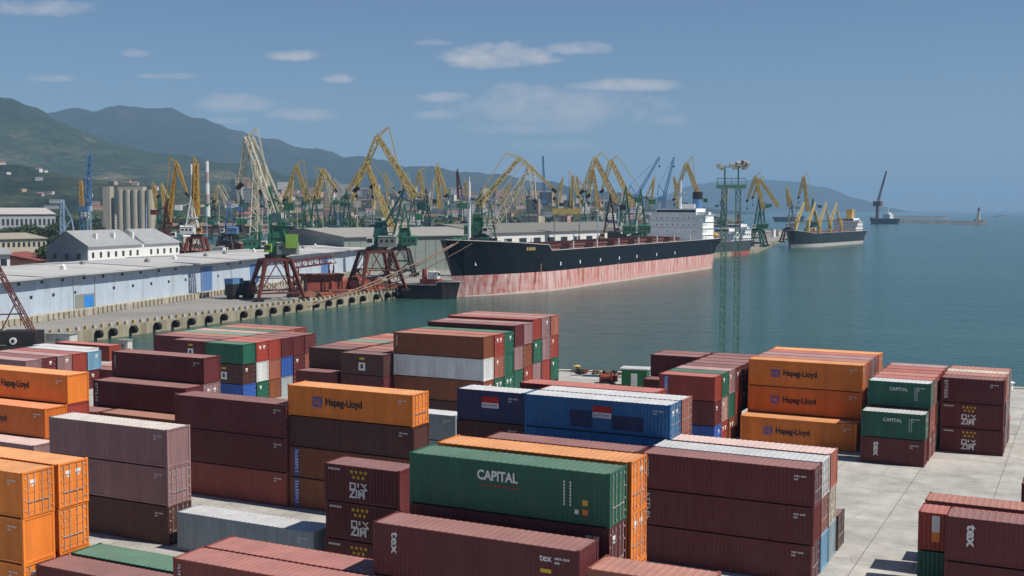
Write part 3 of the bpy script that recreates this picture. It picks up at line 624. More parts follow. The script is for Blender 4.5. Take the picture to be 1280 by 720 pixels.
for k, (px, D, c) in enumerate(((722, 168, 'yellowish mushroom bollard on the quay kerb beyond the blue containers'), (985, 158, 'dull bollard on the quay kerb behind the orange lettered block'), (1266, 150, 'pale bollard at the quay edge beside the starred corner block'))):
    p = at(px, 400, D); 
    # on the kerb line
    u_ = (px-640)/FPX; d = C_-B_; tt = (B_.x-u_*B_.y)/(u_*d.y-d.x); q = B_+d*tt
    bo = thing('bollard', c, 'bollard', (q.x, q.y, .0), 'mooring bollards on the quay')
    q_ = Vector((0, -.6, 0)); bo.location += q_
    m = MB(); m.tube((0, 0, 0), (0, 0, .75), .38, .3, k=12); m.build('post', CR['yel'] if k != 2 else CR['wht'], bo)
    m = MB(); m.tube((0, 0, .75), (0, 0, .9), .5, .62, k=12); m.tube((0, 0, .9), (0, 0, 1.05), .62, .3, k=12); m.build('cap', CR['yel'] if k != 2 else CR['wht'], bo)
for k in range(26):
    t_ = rnd.uniform(-.02, .75); q = along(B_, C_, t_)+Vector((0, -1.4-rnd.random()*1.5, 0))
    m = MB(); s = rnd.uniform(.3, .8)
    m.box(-s, s, -s*.5, s*.5, 0, s*.45, 0, Matrix.Rotation(rnd.random()*3, 4, 'Z')); m.box(-s*.6, s*.9, -s*.4, s*.3, s*.45, s*.8, 0, Matrix.Rotation(rnd.random()*3, 4, 'Z'))
    o = m.build('scrap_timber', rnd.choice([CR['drk'], CR['red'], M_dark, mat('old_timber%d' % k if False else 'old_timber', (.16, .12, .07), .9)]))
    o.location = (q.x, q.y, 0); tag(o, 'dark scrap timber and dunnage lying along the quay kerb', 'dunnage', 'dunnage lying along the quay kerb')

# ------------------------------------------------------------------ pier: fenders, parapet blocks, shed and office
M_tyre = mat('fender_rubber', (.012, .012, .013), .8)
Q0, Q1 = Vector((-88, 237, 0)), Vector((-32.5, 363, 0)); qd = (Q1-Q0).normalized(); qn = Vector((qd.y, -qd.x, 0))
def on_edge(px, P0=Q0, dd=qd):
    u_ = (px-640)/FPX; t = (P0.x-u_*P0.y)/(u_*dd.y-dd.x); return P0+dd*t
fm = MB(); fm.tube((-.45, 0, 0), (.45, 0, 0), .85, k=14); 
fme = fm.mesh('rubber_fender', M_tyre)
for px in (117, 135, 161, 191, 214, 234, 256, 275, 300, 319, 337, 354, 370, 391, 407, 421, 436, 450, 467, 481, 491, 501):
    p = on_edge(px)
    o = bpy.data.objects.new('rubber_fender', fme); COL.objects.link(o); o.location = p+qn*.95+ZZ*-1.1; o.rotation_euler = (0, 0, math.atan2(qd.y, qd.x))
    tag(o, 'black round rubber fender hung on the pale pier wall', 'fender', 'rubber fenders along the pier wall')
bm_ = MB(); bm_.box(-.35, .35, -.35, .35, 0, .55); bm_.box(-.25, .25, -.25, .25, .55, .75)
bme = {c: bm_.mesh('kerb_block', mat('kerb_block_'+c, v, .8)) for c, v in (('yellow', (.42, .34, .15)), ('cream', (.44, .40, .31)))}
L_ = (Q1-Q0).length; k = -24.0; i = 0
while k < L_+4 and i < 70:
    p = Q0+qd*k-qn*.8; o = bpy.data.objects.new('kerb_block', bme['yellow' if i % 2 else 'cream']); COL.objects.link(o); o.location = p; o.rotation_euler = (0, 0, math.atan2(qd.y, qd.x))
    tag(o, ('yellow' if i % 2 else 'cream')+' painted edge block in the row along the pier edge', 'kerb block', 'painted blocks along the pier edge'); k += 2.35; i += 1

def frame_from(p, q):
    d = (q-p); L = d.length; d.normalize(); return L, Matrix.Translation(p) @ Matrix.Rotation(math.atan2(d.y, d.x), 4, 'Z')
# long pale blue transit shed
S0 = gnd(-150, 431); S1 = gnd(454, 341.5)
Ls, Ms = frame_from(S0, S1)
M_shed = mat('shed_pale_blue', (.44, .53, .63), .6, var=.08, scale=.25, dirt=(.28, .30, .32), dirt_amt=.45, dirt_scale=.5, rand=0, streak=True, scuff=.3)
M_sroof = mat('shed_roof_grey', (.42, .42, .42), .8, var=.12, scale=.08, dirt=(.2, .2, .19), dirt_amt=.3, dirt_scale=.1, rand=0, stretch=(1, .15, 1))
M_plinth = mat('loading_plinth', (.36, .33, .26), .9, var=.3, scale=.6, rand=0)
sh = thing('transit_shed', 'very long pale blue port shed with a low grey roof along the pier', 'shed', S0); sh.matrix_world = Ms
m = MB(); m.box(0, Ls, 0, 38, 1.3, 9.4); m.build('wall', M_shed, sh)
pl = MB()
pl.box(-1, Ls+1.2, -3.4, 39, 0, 1.3)
# roof vents and patched sheets
for i in range(13):
    vt = MB(); x = Ls*(i+.6)/13; y = 9+rnd.random()*8; vt.box(x-.6, x+.6, y-.5, y+.5, 9.9, 10.9); vt.tube((x, y, 10.9), (x, y, 11.4), .45, .2, k=8); vt.build('roof_vent', CR['gry'] if i % 3 else CR['wht'], sh)
for i in range(int(Ls/1.9)):
    if i % 9 != 4: pl.box(i*1.9+.3, i*1.9+1.3, -3.75, -3.4, .1, 1.5)
pl.build('loading_platform', M_plinth, sh)
r = MB(); z0, z1 = 9.55, 10.4
for k in range(16):
    xa, xb = -1.5+k*(Ls+3)/16, -1.5+(k+1)*(Ls+3)/16-.15; dz = .0 if k % 3 else .12
    r.poly([(xa, -1.6, z0+dz), (xb, -1.6, z0+dz), (xb, 19, z1+dz), (xa, 19, z1+dz)]); r.poly([(xa, 19, z1+dz), (xb, 19, z1+dz), (xb, 39.4, z0+dz), (xa, 39.4, z0+dz)])
    r.box(xa, xb, -1.75, -1.6, z0-.35+dz, z0+.02+dz); r.box(xa-.15, xa, -1.6, 0, z0-.2, z0+.1)
r.poly([(-1.5, 0, 9.4), (-1.5, 38, 9.4), (-1.5, 19, z1)]); r.poly([(Ls+.01, 0, 9.4), (Ls+.01, 19, z1), (Ls+.01, 38, 9.4)])
r.build('roof', M_sroof, sh)
def shedx(px):     # distance along the shed front for a bearing
    u_ = (px-640)/FPX; d = (S1-S0).normalized(); return (S0.x-u_*S0.y)/(u_*d.y-d.x)
for px in (18, 37, 65, 92, 141, 165, 188, 210, 231, 272, 395, 412): 
    x = shedx(px); g = MB(); g.box(x-.45, x+.45, -.06, -.003, 4.9, 5.6); g.build('window', CR['glass'], sh)
for px in (10, 22, 51, 77, 104, 128, 152, 175, 198, 219, 285, 300, 420, 445):
    x = shedx(px); g = MB(); g.box(x-.5, x+.5, -.06, -.003, 8.1, 8.7); g.build('window', CR['glass'], sh)
M_dblue = mat('shed_door_blue', (.10, .20, .42), .6, rand=0)
for (xa, xb, mm, zt) in ((92, 117, CR['gry'], 4.6), (103, 115, mat('bright_blue_door', (.03, .20, .55), .5), 4.2), (250, 264, M_dblue, 8.2), (401, 410, M_dblue, 7.9), (312, 322, M_dblue, 7.5)):
    g = MB(); x0, x1 = shedx(xa), shedx(xb); yo = .0 if mm is not CR['gry'] else .0
    g.box(x0, x1, -.12-(.05 if xa == 103 else 0), -.004, 1.35, zt)
    if mm is M_dblue:
        for i in range(1, 4): g.box(x0+(x1-x0)*i/4-.06, x0+(x1-x0)*i/4+.06, -.2, -.12, 1.4, zt)
    g.build('door', mm, sh)
for px in (90, 117, 252, 288):
    x = shedx(px); g = MB(); g.tube((x, -.12, 1.3), (x, -.12, 8.5), .12); g.build('downpipe', M_sroof, sh)
g = MB(); g.box(Ls+.005, Ls+.1, 6, 18, 1.3, 7); g.build('door', CR['drk'], sh)
can = MB(); can.box(Ls+.1, Ls+5.5, -1.5, 30, 8.8, 9.3); can.build('canopy', CR['wht'], sh)

# white two-storey office behind the shed
O0 = at(110, 310, 340); O1 = at(224, 306, 388); O0.z = O1.z = 0
Lo, Mo = frame_from(O0, O1)
of = thing('office_building', 'white two-storey port office with grey hipped roofs behind the shed', 'building', O0); of.matrix_world = Mo
M_white = mat('white_render', (.66, .66, .64), .8, var=.06, rand=0, dirt=(.45, .45, .42), dirt_amt=.15)
M_slate = mat('grey_slate_roof', (.27, .28, .29), .8, var=.12, rand=0)
m = MB(); m.box(0, Lo, 0, 14, 0, 13.6); m.build('wall', M_white, of)
r = MB()
for (xa, xb) in ((-.6, Lo*.56), (Lo*.58, Lo+.6)):
    ym, zr = 7, 18.3
    r.poly([(xa, -.7, 13.6), (xb, -.7, 13.6), (xb-4.5 if xb > Lo*.6 else xb-2, ym, zr), (xa+.0 if xa < 0 else xa+1.5, ym, zr)])
    r.poly([(xb, 14.7, 13.6), (xa, 14.7, 13.6), (xa+.0 if xa < 0 else xa+1.5, ym, zr), (xb-4.5 if xb > Lo*.6 else xb-2, ym, zr)])
    r.poly([(xb, -.7, 13.6), (xb, 14.7, 13.6), (xb-4.5 if xb > Lo*.6 else xb-2, ym, zr)])
    if xa < 0: r.poly([(xa+.3, 0, 13.6), (xa+.3, 7, zr-.1), (xa+.3, 14, 13.6)], 1)
    else: r.poly([(xa, -.7, 13.6), (xa+1.5, ym, zr), (xa, 14.7, 13.6)])
r.build('roof', [M_slate, mat('gable_grey', (.22, .24, .26), .8)], of)
g = MB(); g.box(-.35, -.004, 0, 14, 0, 13.6); g.build('gable_wall', mat('gable_slate', (.20, .22, .25), .8), of)
for fl in (5.6, 11.2):
    for i in range(13):
        if 7 <= i <= 7: continue
        x = (i+.6)*Lo/13
        g = MB(); g.box(x-.55, x+.55, -.08, -.004, fl-.9, fl+.7); g.build('window', CR['glass'], of)
for y in (3, 7, 11):
    g = MB(); g.box(-.42, -.351, y-.6, y+.6, 10.0, 11.6); g.build('window', CR['glass'], of)
for x in (8, 17, 27): g = MB(); g.box(x-.5, x+.5, 2.5, 3.5, 14.5, 17.4); g.build('chimney', M_white, of)

# grey warehouse and white quay shed further on
def simple_hall(name, pA, pB, depth, h, zr, wm, rm, label, win=0, cat='warehouse', ribs=0):
    L, M = frame_from(pA, pB); t = thing(name, label, cat, pA); t.matrix_world = M
    m = MB(); m.box(0, L, 0, depth, 0, h)
    for i in range(ribs): m.box(L*(i+.5)/ribs-.12, L*(i+.5)/ribs+.12, -.15, 0, 0, h)
    m.build('wall', wm, t)
    r = MB(); ym = depth/2
    r.poly([(-.6, -.8, h), (L+.6, -.8, h), (L+.6, ym, zr), (-.6, ym, zr)]); r.poly([(-.6, ym, zr), (L+.6, ym, zr), (L+.6, depth+.8, h), (-.6, depth+.8, h)])
    r.poly([(-.4, 0, h), (-.4, ym, zr), (-.4, depth, h)]); r.poly([(L+.4, 0, h), (L+.4, depth, h), (L+.4, ym, zr)])
    r.box(-.6, L+.6, -.95, -.8, h-.3, h+.05); r.build('roof', rm, t)
    for i in range(win):
        g = MB(); x = L*(i+.5)/win; g.box(x-L/win*.25, x+L/win*.25, -.08, -.004, h*.55, h*.8); g.build('window', CR['glass'], t)
    return t
def flat(p): return Vector((p.x, p.y, 0))
simple_hall('warehouse', flat(at(430, 300, 452)), flat(at(612, 300, 500)), 60, 14, 17.0, mat('warehouse_green_grey', (.20, .235, .22), .8, var=.1, rand=0), mat('warehouse_roof', (.27, .265, .245), .85, rand=0, stretch=(1, .2, 1)), 'large plain grey-green warehouse behind the black ship bow', ribs=14)
simple_hall('warehouse', flat(at(606, 300, 520)), flat(at(800, 300, 640)), 50, 14.2, 18.0, M_white, mat('brown_grey_roof', (.17, .165, .15), .85, rand=0), 'long low white quay shed with dull grey roof behind the ship deck', win=12)
simple_hall('warehouse', flat(at(-60, 300, 560)), flat(at(58, 300, 600)), 40, 9.5, 12, mat('beige_wall', (.42, .38, .30), .8, rand=0), mat('tan_roof', (.30, .27, .22), .85, rand=0), 'low beige industrial hall beyond the port office', win=18)
simple_hall('warehouse', flat(at(-70, 300, 900)), flat(at(70, 300, 950)), 60, 20, 25, mat('pale_hall_wall', (.36, .37, .38), .8, rand=0), mat('pink_grey_roof', (.42, .38, .36), .85, rand=0), 'grey hall with a pale roof among trees below the hill', win=24)
simple_hall('warehouse', flat(at(205, 300, 1170)), flat(at(345, 300, 1190)), 40, 7, 10, mat('rust_wall', (.20, .10, .07), .85, rand=0), mat('rust_roof', (.19, .13, .10), .85, rand=0), 'low rust-brown store beyond the port office', ribs=18)
simple_hall('warehouse', flat(at(45, 300, 420)), flat(at(74, 300, 440)), 26, 6, 8.6, mat('salmon_wall', (.40, .20, .14), .8, rand=0), mat('dark_red_roof', (.20, .06, .05), .8, rand=0), 'small red-roofed hall beside the office gable')
simple_hall('warehouse', flat(at(-20, 300, 400)), flat(at(12, 300, 405)), 14, 9, 11, M_white, M_slate, 'white block with one dark window left of the office', win=2, cat='building')
# silos
sil = thing('grain_silo_block', 'cluster of tall beige round concrete silos below the hills', 'silo', flat(at(168, 300, 1150)))
M_silo = mat('silo_concrete', (.40, .36, .29), .85, var=.15, rand=0, streak=True)
D_ = 1150
for i in range(5):
    for j in range(2):
        x = (-15+i*8.4)*.86; c = MB(); c.tube((x, j*9, 0), (x, j*9, 43), 3.9, k=20); c.build('silo', M_silo, sil, smooth=False)
c = MB(); c.box(-15, 10, -2, 10, 43, 46); c.build('gallery', M_silo, sil)
c = MB(); c.box(-29, -22, -4, 8, 0, 46); c.build('tower', M_silo, sil)

# ------------------------------------------------------------------ level-luffing quay cranes
def crane(bpx, D, pivot, apex, tip, label, jib='yel', house='grn', portal='red', hp=10.5, g=5.2, lattice=True, rope=9.0, tower=None, w=1.5, t=.13, core=True, yaw=.0, grab=False, group='portal cranes on the quays', dy_apex=0.0, dy_tip=0.0, cabin='wht', base_z=0.0, hs=1.0, twin=False):
    base = at(bpx, 300, D); base.z = base_z
    o = thing('portal_crane', label, 'crane', base, group)
    def L(p, dy=0.0):
        q = at(p[0], p[1], D); q = Vector(((p[0]-640)/FPX*(D+dy), D+dy, CAM_H+(261.5-p[1])/FPX*(D+dy))); return q-base
    pv, ap, tp = L(pivot), L(apex, dy_apex), L(tip, dy_tip)
    t *= 1.35; hs *= 1.25
    sgn = 1 if ap.x < pv.x else -1          # house extends away from the jib
    pc = CR[portal]; Rz = Matrix.Rotation(yaw, 4, 'Z')
    top = g*.55
    for sx in (-1, 1):
        for sy in (-1, 1):
            m = MB(); m.tube(Rz @ Vector((sx*g, sy*g, .9)), Rz @ Vector((sx*top, sy*top, hp)), .42*hs, .5*hs); m.build('leg', pc, o)
            m = MB(); Mx = Matrix.Translation(Rz @ Vector((sx*g, sy*g, 0))) @ Rz
            m.box(-1.5, 1.5, -.35, .35, .45, 1.0, 0, Mx)
            for wx in (-1.1, -.4, .4, 1.1): m.tube(Mx @ Vector((wx, -.2, .32)), Mx @ Vector((wx, .2, .32)), .32, k=8)
            m.build('bogie', CR['drk'], o)
    m = MB()
    for a_, b_ in (((-1,-1),(1,-1)), ((1,-1),(1,1)), ((1,1),(-1,1)), ((-1,1),(-1,-1))):
        pa, pb = [Rz @ Vector((q[0]*g*.93, q[1]*g*.93, 2.2)) for q in (a_, b_)]; m.tube(pa, pb, .3)
        qa, qb = [Rz @ Vector((q[0]*top, q[1]*top, hp)) for q in (a_, b_)]; m.tube(qa, qb, .45)
        m.tube(pa, (qa+qb)/2, .17); m.tube(pb, (qa+qb)/2, .17)
        m.tube(pa.lerp(qa, .45), pb.lerp(qb, .45), .2); m.tube(pa.lerp(qa, .45), (pa+pb)/2, .13); m.tube(pb.lerp(qb, .45), (pa+pb)/2, .13)
    m.tube((0, 0, hp-.4), (0, 0, hp+.5), top*1.05, k=16); m.build('portal_frame', pc, o)
    zc = hp+.5
    hc = CR[house]
    m = MB(); m.tube((0, 0, zc), (0, 0, zc+.6), top*.85, k=14)
    m.box(-3.6 if sgn < 0 else -2.6, 2.6 if sgn < 0 else 3.6, -2.1, 2.1, zc+.6, zc+.95); m.build('turntable', CR['drk'], o)
    # machinery house behind, cabin in front
    x0, x1 = sorted((sgn*.8, sgn*6.2)); hz = zc+.95
    mh = MB(); mh.box(x0, x1, -2.0, 2.0, hz, hz+3.1); mh.poly([(x0-.1, -2.1, hz+3.12), (x1+.1, -2.1, hz+3.12), (x1+.1, 0, hz+3.7), (x0-.1, 0, hz+3.7)]); mh.poly([(x0-.1, 0, hz+3.7), (x1+.1, 0, hz+3.7), (x1+.1, 2.1, hz+3.12), (x0-.1, 2.1, hz+3.12)])
    hobj = mh.build('machine_house', CR['gry'] if house in ('grn', 'teal') and D < 420 else hc, o)
    g_ = MB()
    for i in range(3): g_.box(x0+.7+i*1.6, x0+1.5+i*1.6, -2.06, -2.003, hz+1.5, hz+2.3)
    g_.build('window', CR['glass'], hobj)
    cx0, cx1 = sorted((-sgn*2.6, -sgn*.6)); c = MB(); c.box(cx0, cx1, -2.6, -1.0, hz+.6, hz+2.9); cab = c.build('cabin', CR[cabin], o)
    g_ = MB(); g_.box(cx0+.2, cx1-.2, -2.65, -2.603, hz+1.4, hz+2.5); g_.build('window', CR['glass'], cab)
    # tower carrying the tie
    if tower: tt = L(tower)
    else: tt = Vector((sgn*1.8, 0, pv.z + (ap.z-pv.z)*.38))
    m = MB()
    for sy in (-1, 1):
        m.tube((sgn*.2-sgn*1.4, sy*1.5, hz), (tt.x, sy*.7, tt.z), .26*hs, .2*hs); m.tube((sgn*4.4, sy*1.6, hz), (tt.x, sy*.7, tt.z), .24*hs, .18*hs)
        for f in (.25, .5, .75):
            pa = Vector((-sgn*1.2, sy*1.5, hz)).lerp(Vector((tt.x, sy*.7, tt.z)), f); pb = Vector((sgn*4.4, sy*1.6, hz)).lerp(Vector((tt.x, sy*.7, tt.z)), f); m.tube(pa, pb, .14)
            pb2 = Vector((sgn*4.4, sy*1.6, hz)).lerp(Vector((tt.x, sy*.7, tt.z)), min(1, f+.25)); m.tube(pa, pb2, .11)
    m.tube((tt.x, -.9, tt.z), (tt.x, .9, tt.z), .3)
    zq = hz+(tt.z-hz)*.42
    for sy in ((-1, 1) if D < 440 else ()): m.poly([(-sgn*1.2, sy*1.45, hz), (sgn*4.3, sy*1.5, hz), (sgn*2.9, sy*1.1, zq), (-sgn*.2, sy*1.1, zq)])
    m.box(min(-sgn*.6, sgn*3.2), max(-sgn*.6, sgn*3.2), -1.5, 1.5, zq, zq+.3)
    m.build('tower', hc, o)
    m = MB(); bx = tt.x+sgn*4.6
    for sy in (-.9, .9): m.tube((tt.x-sgn*.5, sy, tt.z*.86+hz*.14), (bx, sy, tt.z*.72+hz*.28), .2)
    x0, x1 = sorted((bx-sgn*.6, bx+sgn*2.0)); m.box(x0, x1, -1.2, 1.2, tt.z*.72+hz*.28-1.3, tt.z*.72+hz*.28+.9); m.build('counterweight', hc, o)
    jm = CR[jib]; m = MB()
    n = max(7, int((ap-pv).length/2.6))
    if lattice:
        if twin:
            for s in (-1, 1): m.truss(pv+Vector((s*1.0, s*1.6, 0)), ap+Vector((s*.5, s*.6, 0)), w*.6, w*.45, n, t)
        else: m.truss(pv, ap, w*1.25, w*.7, n, t)
    else: m.tube(pv, ap, w*.75, w*.45)
    if lattice and not twin: m.tube(pv, ap, w*.30, w*.2)
    m.build('jib', jm, o)
    d = (ap-tp).normalized(); tail = ap+d*((ap-tp).length*.28)+Vector((sgn*1.5, 0, -1.2))
    m = MB()
    if lattice: m.truss(ap, tp, w*.95, w*.4, max(5, int((ap-tp).length/2.4)), t*.9)
    else: m.tube(ap, tp, w*.55, w*.25)
    m.tube(ap, tail, .28); m.tube(ap+Vector((0, 0, 1.1)), tail, .12); m.tube(ap+Vector((0, 0, 1.1)), tp.lerp(ap, .35), .12); m.tube(ap, ap+Vector((0, 0, 1.1)), .25)
    m.build('fly_jib', jm, o)
    m = MB(); m.tube(tt, tail, .17*hs); m.build('tie_bar', jm, o)
    m = MB(); m.tube(tp+Vector((-.6*sgn*-1, 0, .3)), tp+Vector((-.9*sgn, 0, -1.2)), .8, .55, k=6); m.build('jib_head', CR['drk'], o)
    m = MB()
    for sy in (-.3, .3): m.tube(tp+Vector((0, sy, -.5)), tp+Vector((0, sy, -rope)), .05, k=3)
    m.build('hoist_rope', CR['drk'], o)
    hk = MB(); q = tp+Vector((0, 0, -rope))
    if grab:
        hk.tube(q, q+Vector((0, 0, -.8)), .35, k=8); hk.tube(q+Vector((0, 0, -.8)), q+Vector((-1.4, 0, -2.6)), .3, .8); hk.tube(q+Vector((0, 0, -.8)), q+Vector((1.4, 0, -2.6)), .3, .8)
        hk.build('grab', CR['drk'], o)
    else:
        hk.box(q.x-.4, q.x+.4, q.y-.3, q.y+.3, q.z-1.0, q.z); hk.tube(q+Vector((0, 0, -1)), q+Vector((.3, 0, -1.8)), .12); hk.build('hook_block', CR['drk'], o)
    return o
# the pale crane on the rusty open portal, nearest on the pier
c1 = crane(344, 318, (348, 268), (313, 173), (301, 232), 'tall pale cream crane on a rusty red portal with lime-green cab, nearest on pier', jib='pale', house='grn', portal='red', hp=11.0, g=6.2, w=2.4, t=.16, tower=(338, 235), rope=12, cabin='lime', twin=True, yaw=.45)
m = MB(); m.box(3.3, 6.6, -2.4, -2.02, 14.2, 18.0); m.build('cladding_panel', CR['lime'], c1)
crane(470, 352, (520, 248), (473, 173), (446, 236), 'yellow crane with dark teal tower and white cabin on red portal by ship bow', jib='yel', house='teal', portal='red', hp=12.0, g=7.0, w=1.7, t=.17, tower=(505, 238), rope=2, yaw=.45)\
    .location.x += 0
crane(326, 420, (318, 300), (322, 206), (327, 240), 'cream lattice crane jib standing upright behind the pale crane', jib='pale', house='grn', portal='drk', hp=9, w=2.2, t=.14, rope=5)
crane(500, 430, (492, 290), (458, 203), (466, 232), 'slim yellow crane with steep jib crossing behind the teal-towered crane', jib='yel', house='grn', portal='drk', hp=10, w=1.7, t=.15, rope=4)
crane(214, 500, (211, 282), (222, 206), (235, 243), 'golden yellow crane with dark jib head above a white machine box', jib='ora', house='red', portal='drk', w=1.35, t=.17, rope=4, cabin='wht')
crane(246, 470, (246, 272), (247, 206), (243, 248), 'bright yellow upright crane over a red and white portal house', jib='ora', house='wht', portal='red', w=1.6, t=.2, rope=3, cabin='ora', hp=13)
crane(196, 640, (197, 262), (192, 232), (199, 246), 'small slender yellow crane beside the silos', jib='yel', house='grn', portal='drk', w=1.2, t=.2, rope=3, hp=8)
crane(206, 640, (207, 264), (203, 233), (212, 250), 'thin yellow crane between silos and golden crane', jib='yel', house='grn', portal='drk', w=1.2, t=.2, rope=3, hp=8)
crane(283, 620, (286, 258), (274, 235), (268, 252), 'short cream crane with black grab left of the pale crane', jib='pale', house='blu', portal='drk', w=1.4, t=.2, rope=3, grab=True, hp=10)
crane(380, 560, (385, 252), (372, 209), (356, 250), 'yellow crane above the shed with green tower', jib='yel', house='grn', portal='drk', w=1.7, t=.2, rope=5)
crane(398, 590, (394, 256), (404, 214), (420, 238), 'ochre crane with wide short jib left of the grey warehouse', jib='yel', house='teal', portal='drk', w=2.4, t=.22, rope=4)
crane(412, 640, (416, 254), (407, 222), (399, 245), 'pale ochre crane half hidden beside the wide-jib crane', jib='pale', house='teal', portal='red', w=1.6, t=.2, rope=4)
crane(438, 560, (441, 252), (452, 214), (432, 246), 'yellow crane with bright green tower above the warehouse ridge', jib='yel', house='grn', portal='drk', w=1.5, t=.2, rope=4)
crane(512, 660, (514, 254), (506, 220), (500, 240), 'faded ochre crane behind the tall ship-bow crane', jib='pale', house='teal', portal='drk', w=1.5, t=.2, rope=3)
crane(528, 640, (530, 250), (525, 215), (518, 240), 'narrow ochre crane just before the white foremast', jib='yel', house='drk', portal='drk', w=1.6, t=.2, rope=3)
crane(556, 560, (550, 262), (546, 210), (558, 244), 'yellow crane with green tower left of the foremast', jib='yel', house='grn', portal='drk', w=1.8, t=.2, rope=4)
crane(574, 900, (573, 250), (571, 215), (576, 235), 'thin distant rust-coloured crane beyond the foremast', jib='red', house='drk', portal='drk', w=1.4, t=.25, rope=3)
crane(601, 430, (597, 258), (649, 199), (692, 237), 'yellow crane reaching wide over the ship foredeck with green tower', jib='yel', house='grn', portal='grn', w=1.7, t=.18, rope=3, tower=(600, 243), hp=14)
crane(618, 470, (616, 284), (663, 209), (668, 250), 'cream lattice crane leaning behind the wide-reaching crane', jib='pale', house='grn', portal='grn', w=2.6, t=.17, rope=3, hp=8)
crane(642, 1100, (643, 256), (646, 236), (652, 250), 'tiny far ochre crane behind the white quay shed', jib='yel', house='drk', portal='drk', w=1.5, t=.3, rope=3, hp=9)
crane(715, 760, (714, 258), (715, 220), (722, 246), 'slim ochre crane above the yellow gantry beam', jib='yel', house='drk', portal='drk', w=1.5, t=.25, rope=4)
crane(776, 500, (771, 254), (743, 199), (727, 239), 'yellow crane bending to a black head, beside the ship bridge', jib='yel', house='grn', portal='drk', w=2.0, t=.19, rope=4, hp=13)
crane(795, 520, (791, 258), (763, 202), (752, 238), 'yellow crane with vivid green tower nearest the ship bridge', jib='yel', house='grn', portal='grn', w=2.0, t=.19, rope=5, hp=13)
crane(757, 495, (748, 262), (740, 212), (735, 244), 'ochre crane with orange cabin between two yellow cranes', jib='yel', house='drk', portal='drk', w=1.5, t=.17, rope=3, cabin='ora')
crane(864, 640, (876, 254), (857, 205), (842, 248), 'yellow crane straddling behind the ship funnel', jib='yel', house='grn', portal='drk', w=2.0, t=.22, rope=3, hp=12)
crane(944, 775, (953, 262), (943, 221), (933, 250), 'yellow crane with green tower beside the floodlight mast', jib='yel', house='grn', portal='grn', w=1.9, t=.26, rope=5)
crane(948, 800, (972, 258), (948, 224), (940, 246), 'second yellow crane overlapping beside the floodlight mast', jib='yel', house='grn', portal='drk', w=1.7, t=.25, rope=5)
crane(1012, 905, (1009, 264), (1003, 221), (997, 246), 'ochre crane with teal tower on the far pier end', jib='yel', house='teal', portal='yel', w=1.9, t=.28, rope=4)

def jibcrane(bpx, D, foot, tip, m, label, w=1.6, house='blu', t=.18, hp=None):
    base = at(bpx, 300, D); base.z = 0
    o = thing('slewing_crane', label, 'crane', base)
    f = at(*foot, D)-base; p = at(*tip, D)-base
    b_ = MB(); b_.truss((0, 0, .8), (0, 0, f.z+1), 1.6, 1.4, 7, .14); b_.build('tower', CR[house], o)
    b_ = MB(); b_.truss(f, p, w, w*.5, 14, t); b_.build('jib', CR[m], o)
    s = 1 if p.x > f.x else -1
    b_ = MB(); b_.box(*sorted((-s*3.2, s*1.2)), -1.3, 1.3, f.z-1.5, f.z+1.0); b_.build('machine_house', CR[house], o)
    b_ = MB(); b_.tube((-s*4, 0, f.z+1.5), (-s*3, 0, f.z+8), .25); b_.tube((s, 0, f.z+1.5), (-s*3, 0, f.z+8), .25); b_.tube((-s*3, 0, f.z+8), p, .12); b_.build('stay', CR[house], o)
    b_ = MB(); b_.box(-5, 5, -4, 4, 0, .8); b_.build('base', CR['drk'], o)
    b_ = MB(); b_.tube(p, p-ZZ*5, .06); b_.box(p.x-.5, p.x+.5, -.4, .4, p.z-6, p.z-5); b_.build('hook_block', CR['drk'], o)
    return o
jibcrane(793, 700, (794, 248), (823, 197), 'blu', 'slender blue shipyard crane leaning away, first of two before the bridge')
jibcrane(829, 700, (829, 248), (841, 197), 'blu', 'slender blue shipyard crane standing steeper, second of two before the bridge')
jibcrane(103, 520, (104, 262), (103, 228), 'ora', 'short orange crane jib on a blue base beside the tall blue column', w=1.7)
jibcrane(112, 540, (111, 262), (115, 194), 'blu', 'tall bright blue crane column with white cab near the silos', w=2.3, house='lbl', t=.3)
jibcrane(80, 430, (79, 302), (79, 252), 'lbl', 'pale blue lattice column standing at the office gable', w=1.6, house='lbl', t=.18)
jibcrane(678, 900, (680, 252), (678, 196), 'blu', 'thin dark blue crane needle over the ship foredeck', w=1.8, t=.28)
# dark crawler crane at the yard's far side, its jib leaning out of the picture
cr = thing('crawler_crane', 'dark crawler crane with rusty lattice legs and green cab behind low containers', 'crane', flat(at(24, 420, 202)))
k_ = 202/FPX
for s in (-1, 1):
    m = MB(); m.box(-3.4, 3.4, s*2.2-.5, s*2.2+.5, .05, 1.2); m.build('track', CR['drk'], cr)
m = MB(); m.box(-3.2, 3.2, -2, 2, 1.3, 3.6); m.build('machine_house', CR['drk'], cr)
m = MB(); m.box(-5.6, -3.3, -1.6, 0, 1.2, 3.9); m.build('cabin', mat('cab_green', (.02, .25, .12), .5), cr)
m = MB(); m.truss((2.2, -.4, 3.0), (-4.5, -.6, 16.5), .9, .6, 9, .10, side=(0, 1, 0)); m.tube((-4.5, -.6, 16.5), (-9, -.6, 20), .3); m.build('jib', CR['red'], cr)
m = MB(); m.tube((-3.4, -1, 3), (2.0-3, -.5, 8), .14); m.tube((-3.4, -.9, 6.5), (.6, -.6, 6.6), .16); m.build('strut', CR['red'], cr)
m = MB(); m.tube((-.6, -2.25, 2.0), (-.6, -2.05, 2.0), .62, k=18); m.build('spare_wheel', CR['wht'], cr)
m = MB(); m.tube((-.6, -2.3, 2.0), (-.6, -2.26, 2.0), .3, k=14); m.build('hub', CR['drk'], cr)
